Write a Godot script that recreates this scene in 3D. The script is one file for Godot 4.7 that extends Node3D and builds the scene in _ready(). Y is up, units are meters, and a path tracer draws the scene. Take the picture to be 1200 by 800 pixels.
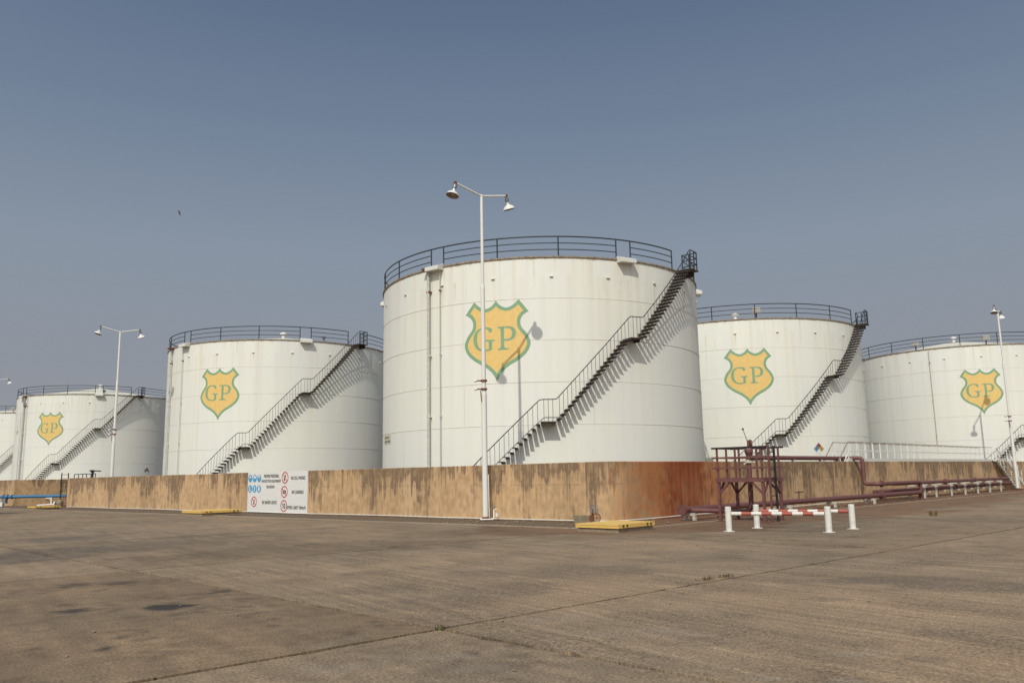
extends Node3D
# ---------------------------------------------------------------------------
# A fuel depot: six white storage tanks behind a stained concrete bund wall.
# ---------------------------------------------------------------------------

class MB:
	# collects triangles with explicit normals; front faces are put clockwise
	var v := PackedVector3Array()
	var n := PackedVector3Array()
	var uv := PackedVector2Array()
	var uv2 := PackedVector2Array()
	func tri(a: Vector3, b: Vector3, c: Vector3, na: Vector3, nb: Vector3, nc: Vector3, ua := Vector2.ZERO, ub := Vector2.ZERO, uc := Vector2.ZERO) -> void:
		var g := (b - a).cross(c - a)
		if g.dot(na + nb + nc) > 0.0:
			v.append(a); v.append(c); v.append(b); n.append(na); n.append(nc); n.append(nb); uv.append(ua); uv.append(uc); uv.append(ub)
		else:
			v.append(a); v.append(b); v.append(c); n.append(na); n.append(nb); n.append(nc); uv.append(ua); uv.append(ub); uv.append(uc)
	func quad(a: Vector3, b: Vector3, c: Vector3, d: Vector3, m: Vector3, ua := Vector2.ZERO, ub := Vector2.ZERO, uc := Vector2.ZERO, ud := Vector2.ZERO) -> void:
		tri(a, b, c, m, m, m, ua, ub, uc)
		tri(a, c, d, m, m, m, ua, uc, ud)
	func box(t: Transform3D, s: Vector3) -> void:
		var h := s * 0.5
		for ax in 3:
			for sg in [-1.0, 1.0]:
				var m := Vector3.ZERO
				m[ax] = sg
				var p := Vector3.ZERO
				p[ax] = h[ax] * sg
				var e := Vector3.ZERO
				e[(ax + 1) % 3] = h[(ax + 1) % 3]
				var f := Vector3.ZERO
				f[(ax + 2) % 3] = h[(ax + 2) % 3]
				quad(t * (p - e - f), t * (p + e - f), t * (p + e + f), t * (p - e + f), (t.basis * m).normalized())
	func tube(pts: Array, r: float, seg := 8, closed := false) -> void:
		var k := pts.size()
		var rings := []
		var norms := []
		var ref := Vector3.UP
		var d0: Vector3 = (pts[1] - pts[0]).normalized()
		if absf(d0.dot(ref)) > 0.9: ref = Vector3.RIGHT
		var side := d0.cross(ref).normalized()
		for i in k:
			var d: Vector3
			if i == 0: d = (pts[1] - pts[0]).normalized()
			elif i == k - 1: d = (pts[k - 1] - pts[k - 2]).normalized()
			else: d = ((pts[i] - pts[i - 1]).normalized() + (pts[i + 1] - pts[i]).normalized()).normalized()
			side = (side - d * side.dot(d)).normalized()
			var up := side.cross(d).normalized()
			var mit := 1.0
			if i > 0 and i < k - 1:
				mit = 1.0 / maxf(0.5, d.dot((pts[i] - pts[i - 1]).normalized()))
			var ring := []
			var nr := []
			for j in seg:
				var a := TAU * j / seg
				var q := side * cos(a) + up * sin(a)
				ring.append(pts[i] + q * r * (1.0 + (mit - 1.0) * 0.5)); nr.append(q)
			rings.append(ring); norms.append(nr)
		for i in k - 1:
			for j in seg:
				var j2 := (j + 1) % seg
				tri(rings[i][j], rings[i + 1][j], rings[i + 1][j2], norms[i][j], norms[i + 1][j], norms[i + 1][j2])
				tri(rings[i][j], rings[i + 1][j2], rings[i][j2], norms[i][j], norms[i + 1][j2], norms[i][j2])
		for e in [0, k - 1]:
			var m: Vector3 = (pts[0] - pts[1]).normalized() if e == 0 else (pts[k - 1] - pts[k - 2]).normalized()
			for j in seg:
				tri(pts[e], rings[e][j], rings[e][(j + 1) % seg], m, m, m)
	func lathe(t: Transform3D, prof: Array, seg := 20) -> void:
		# prof: Vector2(radius, height) pairs, turned about the y axis; flat between pairs, smooth around
		for i in prof.size() - 1:
			var p: Vector2 = prof[i]
			var q: Vector2 = prof[i + 1]
			var e := q - p
			if e.length() < 1e-6: continue
			var nn := Vector2(e.y, -e.x).normalized()
			for j in seg:
				var a := TAU * j / seg
				var b := TAU * (j + 1) / seg
				var ca := Vector3(cos(a), 0, sin(a))
				var cb := Vector3(cos(b), 0, sin(b))
				var na := (t.basis * (ca * nn.x + Vector3.UP * nn.y)).normalized()
				var nb := (t.basis * (cb * nn.x + Vector3.UP * nn.y)).normalized()
				var A := t * (ca * p.x + Vector3.UP * p.y)
				var B := t * (cb * p.x + Vector3.UP * p.y)
				var C := t * (cb * q.x + Vector3.UP * q.y)
				var D := t * (ca * q.x + Vector3.UP * q.y)
				if p.x > 1e-5: tri(A, B, C, na, nb, nb)
				if q.x > 1e-5: tri(A, C, D, na, nb, na)
	func commit() -> ArrayMesh:
		var arr := []
		arr.resize(Mesh.ARRAY_MAX)
		arr[Mesh.ARRAY_VERTEX] = v
		arr[Mesh.ARRAY_NORMAL] = n
		arr[Mesh.ARRAY_TEX_UV] = uv
		if uv2.size() == v.size() and v.size() > 0: arr[Mesh.ARRAY_TEX_UV2] = uv2
		var m := ArrayMesh.new()
		m.add_surface_from_arrays(Mesh.PRIMITIVE_TRIANGLES, arr)
		return m

var M := {}
var used := {}
var cache := {}
var rng := RandomNumberGenerator.new()

# frame of the bund wall: its near corner, the two faces' directions and their outward normals
const CORNER := Vector3(3.35, 0, -29.5)
var uL := Vector3(-cos(deg_to_rad(42.0)), 0, -sin(deg_to_rad(42.0)))
var nL := Vector3(-sin(deg_to_rad(42.0)), 0, cos(deg_to_rad(42.0)))
var uR := Vector3(cos(deg_to_rad(45.5)), 0, -sin(deg_to_rad(45.5)))
var nR := Vector3(sin(deg_to_rad(45.5)), 0, cos(deg_to_rad(45.5)))
const WALL_H := 2.12
func PL(s: float, o: float, y: float) -> Vector3: return CORNER + uL * s + nL * o + Vector3.UP * y
func PR(s: float, o: float, y: float) -> Vector3: return CORNER + uR * s + nR * o + Vector3.UP * y

# ------------------------------------------------------------------ helpers
func lin(r: float, g: float, b: float) -> Color: return Color(r, g, b).linear_to_srgb()
func mat(c: Color, rough := 0.7, metal := 0.0) -> StandardMaterial3D:
	var m := StandardMaterial3D.new()
	m.albedo_color = c
	m.roughness = rough
	m.metallic = metal
	return m
func numbered(called: String) -> String:
	var k: int = used.get(called, 0)
	used[called] = k + 1
	return called if k == 0 else "%s_%03d" % [called, k]
func tag(o: Node, label: String, category: String, group := "") -> Node:
	o.set_meta("label", label)
	o.set_meta("category", category)
	if group: o.set_meta("group", group)
	return o
func thing(called: String, label: String, category: String, at := Vector3.ZERO, turn := 0.0, group := "") -> Node3D:
	var o := Node3D.new()
	o.name = numbered(called)
	add_child(o)
	o.position = at
	o.rotation.y = turn
	tag(o, label, category, group)
	return o
func part(parent: Node3D, called: String, mesh: Mesh, m: Material, t := Transform3D.IDENTITY) -> MeshInstance3D:
	var o := MeshInstance3D.new()
	o.name = called
	o.mesh = mesh
	o.material_override = m
	o.transform = t
	parent.add_child(o, true)
	return o
func structure(called: String, mesh: Mesh, m: Material) -> MeshInstance3D:
	var o := MeshInstance3D.new()
	o.name = numbered(called)
	o.mesh = mesh
	o.material_override = m
	add_child(o)
	o.set_meta("kind", "structure")
	return o
func boxm(s: Vector3) -> Mesh:
	var key := "box%.3f_%.3f_%.3f" % [s.x, s.y, s.z]
	if not cache.has(key):
		var b := MB.new()
		b.box(Transform3D.IDENTITY, s)
		cache[key] = b.commit()
	return cache[key]
func at(p: Vector3, turn := 0.0) -> Transform3D: return Transform3D(Basis(Vector3.UP, turn), p)
func along(d: Vector3) -> Basis:
	# basis whose y axis runs along d
	var y := d.normalized()
	var h := Vector3.UP if absf(y.y) < 0.95 else Vector3.RIGHT
	var x := h.cross(y).normalized()
	return Basis(x, y, x.cross(y).normalized())
func rod(parent: Node3D, called: String, a: Vector3, b: Vector3, r: float, m: Material, seg := 10) -> MeshInstance3D:
	var mb := MB.new()
	mb.tube([a, b], r, seg)
	return part(parent, called, mb.commit(), m)
func bar(parent: Node3D, called: String, a: Vector3, b: Vector3, w: float, h: float, m: Material) -> MeshInstance3D:
	var d := b - a
	var mb := MB.new()
	mb.box(Transform3D(along(d), (a + b) * 0.5), Vector3(w, d.length(), h))
	return part(parent, called, mb.commit(), m)
func arc_bend(p: Vector3, a: Vector3, b: Vector3, r: float, k := 6) -> Array:
	# points of a pipe elbow round the corner p, coming along a (unit, towards p) and leaving along b
	var out := []
	for i in k + 1:
		var t := float(i) / k
		var q0 := p - a * r * (1.0 - t)
		var q1 := p + b * r * t
		out.append(q0.lerp(q1, t))
	return out
func path_tube(parent: Node3D, called: String, pts: Array, r: float, m: Material, bend := 0.3, seg := 14) -> MeshInstance3D:
	var full := [pts[0]]
	for i in range(1, pts.size() - 1):
		var a: Vector3 = (pts[i] - pts[i - 1]).normalized()
		var b: Vector3 = (pts[i + 1] - pts[i]).normalized()
		full.append_array(arc_bend(pts[i], a, b, bend))
	full.append(pts[pts.size() - 1])
	var mb := MB.new()
	mb.tube(full, r, seg)
	return part(parent, called, mb.commit(), m)
func noise(sd: int, freq: float, oct := 3, kind := FastNoiseLite.TYPE_SIMPLEX_SMOOTH) -> FastNoiseLite:
	var f := FastNoiseLite.new()
	f.seed = sd
	f.noise_type = kind
	f.frequency = freq
	f.fractal_type = FastNoiseLite.FRACTAL_FBM if oct > 1 else FastNoiseLite.FRACTAL_NONE
	f.fractal_octaves = oct
	return f
func put(d: PackedByteArray, i: int, r: float, g: float, b: float) -> void:
	# linear colour to sRGB bytes
	d[i] = int(clampf(pow(maxf(r, 0.0), 0.4545), 0.0, 1.0) * 255.0)
	d[i + 1] = int(clampf(pow(maxf(g, 0.0), 0.4545), 0.0, 1.0) * 255.0)
	d[i + 2] = int(clampf(pow(maxf(b, 0.0), 0.4545), 0.0, 1.0) * 255.0)
func texture(w: int, h: int, d: PackedByteArray) -> ImageTexture:
	var im := Image.create_from_data(w, h, false, Image.FORMAT_RGB8, d)
	im.generate_mipmaps()
	return ImageTexture.create_from_image(im)
func tile_noise(sd: int, freq: float, lo: Color, hi: Color, size := 512, normal := false, bump := 4.0) -> NoiseTexture2D:
	var t := NoiseTexture2D.new()
	t.width = size
	t.height = size
	t.seamless = true
	t.noise = noise(sd, freq, 4)
	if normal:
		t.as_normal_map = true
		t.bump_strength = bump
	else:
		var g := Gradient.new()
		g.set_color(0, lo)
		g.set_color(1, hi)
		t.color_ramp = g
	return t
func mottled(lo: Color, hi: Color, scale: float, rough := 0.8, sd := 3, freq := 0.012) -> StandardMaterial3D:
	var m := StandardMaterial3D.new()
	m.albedo_texture = tile_noise(sd, freq, lo, hi)
	m.uv1_triplanar = true
	m.uv1_world_triplanar = true
	m.uv1_scale = Vector3.ONE * scale
	m.roughness = rough
	return m

# ------------------------------------------------------------------ scene
func _ready() -> void:
	rng.seed = 7
	setup_view()
	setup_materials()
	build_ground()
	build_walls()
	build_tanks()
	build_lamps()
	build_sign()
	build_pipes()
	build_platforms()
	build_walkway()
	build_small_things()

func setup_view() -> void:
	var cam := Camera3D.new()
	cam.name = "camera"
	cam.fov = 44.9
	cam.near = 0.1
	cam.far = 3000.0
	var pitch := deg_to_rad(9.28)
	var roll := deg_to_rad(1.05)
	var fw := Vector3(0, sin(pitch), -cos(pitch))
	var up0 := Vector3(0, cos(pitch), sin(pitch))
	var up := up0 * cos(roll) + Vector3.RIGHT * sin(roll)
	var rt := Vector3.RIGHT * cos(roll) - up0 * sin(roll)
	cam.transform = Transform3D(Basis(rt, up, -fw), Vector3(0, 1.65, 0))
	add_child(cam)
	cam.current = true

	# a hazy dry-season sky: pale grey at the horizon, slate blue higher up, plus a glow added on the sun's side
	var stops := [[-90.0, 0.16, 0.13, 0.10], [-2.0, 0.22, 0.20, 0.18], [0.0, 0.302, 0.316, 0.338], [7.0, 0.274, 0.297, 0.340], [15.0, 0.247, 0.297, 0.367], [24.0, 0.163, 0.220, 0.310], [32.0, 0.108, 0.158, 0.250], [50.0, 0.075, 0.118, 0.21], [90.0, 0.055, 0.09, 0.17]]
	var sh := 256
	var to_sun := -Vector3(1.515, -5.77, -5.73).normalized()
	var img := Image.create(64, sh, false, Image.FORMAT_RGBF)
	for y in sh:
		var el := 90.0 - 180.0 * (y + 0.5) / sh
		var c := Color(stops[0][1], stops[0][2], stops[0][3])
		for k in stops.size() - 1:
			if el >= stops[k][0] and el <= stops[k + 1][0]:
				var t: float = (el - stops[k][0]) / (stops[k + 1][0] - stops[k][0])
				c = Color(lerpf(stops[k][1], stops[k + 1][1], t), lerpf(stops[k][2], stops[k + 1][2], t), lerpf(stops[k][3], stops[k + 1][3], t))
		for x in 64:
			# haze glow added around the sun, out of view, sized to lift shadows (Henyey-Greenstein, g 0.5)
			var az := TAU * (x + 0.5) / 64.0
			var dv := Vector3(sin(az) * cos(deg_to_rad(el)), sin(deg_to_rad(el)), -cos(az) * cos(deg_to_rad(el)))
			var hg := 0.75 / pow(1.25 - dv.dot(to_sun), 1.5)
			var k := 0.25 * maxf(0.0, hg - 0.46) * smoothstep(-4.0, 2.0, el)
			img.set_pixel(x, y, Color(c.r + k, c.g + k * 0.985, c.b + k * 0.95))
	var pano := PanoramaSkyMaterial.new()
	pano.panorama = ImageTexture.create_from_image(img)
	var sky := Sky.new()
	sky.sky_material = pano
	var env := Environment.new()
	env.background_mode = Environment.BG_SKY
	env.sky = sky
	env.tonemap_mode = Environment.TONE_MAPPER_LINEAR
	env.tonemap_exposure = 1.0
	env.sdfgi_enabled = true
	env.ssao_enabled = true
	env.ssil_enabled = true
	var we := WorldEnvironment.new()
	we.name = "world_environment"
	we.environment = env
	add_child(we)

	var sun := DirectionalLight3D.new()
	sun.name = "sun"
	sun.light_energy = 0.80
	sun.light_color = Color(1.0, 0.98, 0.94)
	sun.light_angular_distance = 0.55
	sun.shadow_enabled = true
	sun.basis = Basis.looking_at(Vector3(1.515, -5.77, -5.73).normalized(), Vector3.UP)
	add_child(sun)

func setup_materials() -> void:
	M.white = mat(lin(0.74, 0.73, 0.67), 0.5)
	M.white_worn = mottled(lin(0.60, 0.58, 0.50), lin(0.80, 0.79, 0.73), 1.2, 0.55, 11)
	M.rail = mat(lin(0.022, 0.030, 0.036), 0.5)
	M.rail_brown = mottled(lin(0.16, 0.10, 0.08), lin(0.40, 0.33, 0.28), 1.1, 0.7, 51)
	M.tread = mottled(lin(0.035, 0.030, 0.026), lin(0.105, 0.060, 0.036), 0.9, 0.75, 21)
	M.rust = mottled(lin(0.10, 0.030, 0.015), lin(0.28, 0.10, 0.045), 1.6, 0.85, 23)
	M.rim = mottled(lin(0.13, 0.085, 0.05), lin(0.50, 0.42, 0.30), 0.6, 0.85, 25, 0.02)
	M.support = mottled(lin(0.40, 0.38, 0.32), lin(0.62, 0.60, 0.53), 1.3, 0.7, 63)
	M.weld = mottled(lin(0.58, 0.55, 0.46), lin(0.76, 0.75, 0.67), 0.35, 0.8, 59, 0.02)
	M.roof = mottled(lin(0.58, 0.55, 0.44), lin(0.72, 0.70, 0.60), 0.3, 0.7, 27)
	M.pipe_grey = mottled(lin(0.42, 0.42, 0.38), lin(0.62, 0.62, 0.56), 0.8, 0.6, 29)
	M.logo_green = mottled(lin(0.195, 0.35, 0.195), lin(0.25, 0.41, 0.24), 0.5, 0.6, 31)
	M.logo_yellow = mottled(lin(0.75, 0.50, 0.155), lin(0.82, 0.58, 0.215), 0.5, 0.6, 33)
	M.maroon = mottled(lin(0.115, 0.045, 0.042), lin(0.205, 0.085, 0.075), 0.9, 0.55, 35)
	M.maroon_dark = mat(lin(0.018, 0.012, 0.012), 0.6)
	M.red = mottled(lin(0.32, 0.070, 0.042), lin(0.42, 0.115, 0.07), 2.0, 0.55, 37)
	M.blue = mottled(lin(0.03, 0.13, 0.26), lin(0.055, 0.19, 0.35), 0.6, 0.5, 39)
	M.yellow = mottled(lin(0.68, 0.43, 0.11), lin(0.80, 0.55, 0.17), 0.7, 0.55, 41)
	M.concrete = mottled(lin(0.20, 0.155, 0.10), lin(0.36, 0.29, 0.20), 0.8, 0.9, 43)
	M.cream = mottled(lin(0.55, 0.48, 0.33), lin(0.72, 0.66, 0.5), 1.0, 0.6, 45)
	M.lamp_inside = mat(lin(0.36, 0.30, 0.22), 0.5)
	M.grey_metal = mat(lin(0.22, 0.24, 0.26), 0.45, 0.5)
	M.black = mat(lin(0.02, 0.02, 0.022), 0.6)
	M.sign_white = mottled(lin(0.66, 0.65, 0.60), lin(0.82, 0.81, 0.78), 0.7, 0.5, 47, 0.02)
	M.sign_blue = mat(lin(0.08, 0.34, 0.57), 0.5)
	M.placard_blue = mat(lin(0.12, 0.27, 0.40), 0.6)
	M.placard_red = mat(lin(0.28, 0.10, 0.07), 0.6)
	M.sign_red = mat(lin(0.52, 0.085, 0.07), 0.5)
	M.sign_black = mat(lin(0.035, 0.032, 0.035), 0.6)
	M.glass = mat(lin(0.5, 0.5, 0.46), 0.15)
	M.dry_grass = mat(lin(0.16, 0.12, 0.045), 0.9)
	M.green_grass = mat(lin(0.12, 0.105, 0.035), 0.9)
	M.bird = mat(lin(0.03, 0.025, 0.025), 0.8)
	M.bird_belly = mat(lin(0.20, 0.11, 0.06), 0.8)
	M.stone_a = mat(lin(0.24, 0.19, 0.14), 0.95)
	M.hazard_yellow = mat(lin(0.48, 0.32, 0.10), 0.6)
	M.kerb = mottled(lin(0.24, 0.18, 0.12), lin(0.46, 0.37, 0.26), 0.9, 0.9, 57)
	M.silt = mottled(lin(0.06, 0.043, 0.028), lin(0.235, 0.165, 0.10), 0.55, 0.97, 53, 0.03)
	M.red_earth = mottled(lin(0.085, 0.045, 0.024), lin(0.27, 0.135, 0.068), 0.45, 0.97, 55, 0.03)
	M.soil = mottled(lin(0.065, 0.040, 0.024), lin(0.165, 0.102, 0.058), 0.16, 0.97, 49, 0.02)

# ------------------------------------------------------------------ ground
const STAINS := [[-4.71,-11.55,0.26,0.33,0,0.75],[-4.20,-8.72,0.11,0.12,0,0.60],[-6.65,-14.36,0.21,0.34,0,0.45],[-7.32,-14.12,0.23,0.31,0,0.40],[-6.56,-13.40,0.12,0.17,0,0.35],[-5.90,-11.33,0.14,0.16,0,0.60],[-4.87,-10.26,0.05,0.08,0,0.40],[-4.26,-9.26,0.06,0.08,0,0.45],[-4.95,-8.83,0.05,0.06,0,0.40],[-6.28,-11.81,0.09,0.13,0,0.35],[-4.46,-13.02,0.15,0.21,0,0.50],
[-11.28,-20.77,1.50,2.16,3,0.55],[-10.66,-21.85,1.35,1.79,3,0.45],[-9.82,-22.46,1.16,1.26,3,0.35],[-14.24,-25.93,1.21,1.26,3,0.40],[-10.75,-18.62,0.35,0.54,1,0.50],[-7.64,-13.25,0.44,0.66,3,0.40],[-7.09,-19.10,1.48,1.14,1,0.50],[-5.61,-20.31,2.31,1.29,1,0.40],[-2.90,-21.45,2.66,1.44,1,0.45],[-5.61,-14.55,0.90,0.80,1,0.35],[-2.47,-11.01,0.45,0.45,1,0.40],[-1.80,-10.29,0.43,0.33,1,0.40],[-2.11,-9.01,0.28,0.25,1,0.40],
[-7.68,-16.75,0.24,0.21,2,0.70],[-2.00,-8.74,0.25,0.07,2,0.60],[-1.74,-9.07,0.11,0.13,2,0.60],[-0.77,-8.11,0.50,0.12,2,0.35],[-0.35,-7.62,0.39,0.11,2,0.40],[-1.65,-7.73,0.32,0.19,2,0.30],[-2.61,-9.70,0.15,0.07,2,0.30],[3.06,-7.89,0.49,0.12,2,0.28],[1.38,-9.05,0.75,0.21,2,0.25],[2.02,-7.04,0.15,0.08,2,0.50],[2.56,-6.91,0.16,0.09,2,0.50],[0.54,-10.04,0.62,0.25,2,0.20],
[-2.01,-12.98,0.80,0.63,3,0.35],[-1.10,-11.57,0.72,0.59,3,0.35],[-0.67,-14.77,0.61,0.55,3,0.30],[-0.07,-12.71,0.66,0.71,3,0.35],[1.28,-14.99,1.08,0.84,3,0.32],[3.57,-16.53,1.02,0.68,3,0.25],[5.76,-12.98,1.47,0.42,3,0.40],[6.29,-12.03,1.12,0.54,3,0.40],[3.94,-11.17,0.35,0.23,3,0.30],[3.37,-8.37,0.22,0.18,3,0.25],[3.54,-7.60,0.24,0.14,3,0.25],[1.80,-8.56,0.35,0.28,3,0.30],[4.28,-8.77,0.36,0.19,3,0.20],[0.84,-7.59,0.47,0.25,3,0.20],[-2.80,-15.11,0.31,0.29,3,0.30],[-1.12,-25.09,2.33,1.58,1,0.40],[3.58,-22.82,2.83,1.30,1,0.35],[7.75,-16.97,1.75,1.08,1,0.25],[6.55,-18.86,1.56,0.89,1,0.20]]
var gn := {}
func ground_image(w: int, h: int, x0: float, x1: float, z0: float, z1: float) -> ImageTexture:
	# the pavement's own colours: weathered concrete, oil spots, soil washed over it, scrapes
	var d := PackedByteArray()
	d.resize(w * h * 3)
	if gn.is_empty():
		gn = {"a": noise(1, 0.11, 3), "b": noise(2, 0.75, 4), "s": noise(3, 0.9, 3), "g": noise(4, 7.0, 3), "e": noise(5, 1.6, 3), "m": noise(6, 0.28, 3), "f": noise(8, 16.0, 2)}
	var na: FastNoiseLite = gn.a
	var nb: FastNoiseLite = gn.b
	var ns: FastNoiseLite = gn.s
	var ng: FastNoiseLite = gn.g
	var ne: FastNoiseLite = gn.e
	var nm: FastNoiseLite = gn.m
	var nf: FastNoiseLite = gn.f
	# stains are drawn first into rough layers
	var lay := [PackedFloat32Array(), PackedFloat32Array(), PackedFloat32Array(), PackedFloat32Array()]
	for k in 4: lay[k].resize(w * h)
	var sx := (x1 - x0) / w
	var sz := (z1 - z0) / h
	for s in STAINS:
		var i0 := clampi(int((s[0] - s[2] * 2.0 - x0) / sx), 0, w)
		var i1 := clampi(int((s[0] + s[2] * 2.0 - x0) / sx), 0, w)
		var j0 := clampi(int((s[1] - s[3] * 2.0 - z0) / sz), 0, h)
		var j1 := clampi(int((s[1] + s[3] * 2.0 - z0) / sz), 0, h)
		var fr: float = 0.55 / (s[2] + s[3])
		for j in range(j0, j1):
			for i in range(i0, i1):
				var x := x0 + (i + 0.5) * sx
				var z := z0 + (j + 0.5) * sz
				var dx: float = (x - s[0]) / s[2]
				var dz: float = (z - s[1]) / s[3]
				var rr := sqrt(dx * dx + dz * dz) + 0.55 * ne.get_noise_2d(x * fr * 2.0, z * fr * 2.0) + 0.25 * nb.get_noise_2d(x * 4.0, z * 4.0)
				var soft := 0.12 if s[4] == 0 else 0.55
				var t := minf(0.95, clampf((1.0 + soft * 0.5 - rr) / soft, 0.0, 1.0) * float(s[5]) * (1.3 if s[4] == 0 else 1.1))
				if t > 0.0:
					var q := j * w + i
					lay[s[4]][q] = maxf(lay[s[4]][q], t)
	var c43 := cos(deg_to_rad(54.0))
	var s43 := sin(deg_to_rad(54.0))
	for j in h:
		for i in w:
			var x := x0 + (i + 0.5) * sx
			var z := z0 + (j + 0.5) * sz
			var q := j * w + i
			var lo := na.get_noise_2d(x, z)
			var mid := nb.get_noise_2d(x, z)
			var al := x * c43 + z * s43
			var ac := -x * s43 + z * c43 + 0.07 * mid + 0.12 * lo
			var st := ns.get_noise_2d(al * 0.07, ac * 1.5)
			var st2 := ns.get_noise_2d(al * 0.22 + 40.0, ac * 4.5)
			var st3 := ns.get_noise_2d(al * 0.30 + 90.0, ac * 11.0)
			var grit := ng.get_noise_2d(x, z)
			var k := 1.0 + 0.26 * lo + 0.20 * mid + 0.11 * st + 0.11 * st2 + 0.08 * st3 + 0.18 * grit
			# scuffs: pale scraped lines and darker rubbed ones
			var scuff := st2 + 0.55 * st3 + 0.3 * grit
			k *= 1.0 + clampf(scuff * 2.4 - 0.40, 0.0, 1.0) * 0.15 - clampf(-scuff * 2.4 - 0.45, 0.0, 1.0) * 0.09
			# worn patches where the dark aggregate shows
			var worn := clampf((nm.get_noise_2d(x * 1.7 + 60.0, z * 1.7) + 0.35 * st - 0.10) * 5.0, 0.0, 1.0)
			var bare := clampf(nf.get_noise_2d(x, z) * 4.0 - 0.25, 0.0, 1.0)
			k *= 1.0 - worn * bare * 0.42
			var wash := clampf(nm.get_noise_2d(x, z) * 2.0 + 0.1, 0.0, 1.0) * 0.35
			var r := 0.412 * k
			var g := 0.296 * k * (1.0 - 0.05 * lo)
			var b := 0.182 * k * (1.0 - 0.10 * lo)
			# warm dust lying in patches
			wash = maxf(wash * 0.6, lay[1][q])
			# red soil washed off the strip along the right-hand wall
			var rel := Vector2(x - CORNER.x, z - CORNER.z)
			var off := rel.x * nR.x + rel.y * nR.z
			var sr := rel.x * uR.x + rel.y * uR.z
			if sr > -7.0 and off < 12.0 and off > -6.0:
				var reach := 7.3 + 1.6 * nb.get_noise_2d(x * 0.7, z * 0.7) + 1.8 * lo - 0.07 * maxf(sr - 8.0, 0.0) - maxf(-1.5 - sr, 0.0) * 1.2 - maxf(-off, 0.0) * 2.5
				var t := clampf((reach - off) / 0.9, 0.0, 1.0) * 0.88
				r = lerpf(r, 0.285 * k, t); g = lerpf(g, 0.150 * k, t); b = lerpf(b, 0.072 * k, t)
			r = lerpf(r, 0.245 * k, wash); g = lerpf(g, 0.165 * k, wash); b = lerpf(b, 0.095 * k, wash)
			var rub: float = lay[3][q] * clampf(0.75 + 2.2 * grit + 0.6 * mid, 0.0, 1.5)
			r = lerpf(r, 0.115, rub); g = lerpf(g, 0.096, rub); b = lerpf(b, 0.078, rub)
			var oil: float = lay[0][q]
			r = lerpf(r, 0.045, oil); g = lerpf(g, 0.037, oil); b = lerpf(b, 0.031, oil)
			var pale: float = lay[2][q] * clampf(0.8 + 0.8 * mid + 0.5 * grit, 0.0, 1.0)
			r = lerpf(r, 0.46, pale); g = lerpf(g, 0.40, pale); b = lerpf(b, 0.32, pale)
			put(d, q * 3, r, g, b)
	return texture(w, h, d)
func pave_mat(tex: Texture2D) -> StandardMaterial3D:
	var m := StandardMaterial3D.new()
	m.albedo_texture = tex
	m.roughness = 0.93
	m.detail_enabled = true
	m.detail_blend_mode = BaseMaterial3D.BLEND_MODE_MUL
	m.detail_uv_layer = BaseMaterial3D.DETAIL_UV_2
	m.detail_albedo = M.grit_tex
	return m
const NEAR := Rect2(-17.0, -26.0, 36.0, 24.0)
const FAR := Rect2(-64.0, -86.0, 140.0, 110.0)
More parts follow.
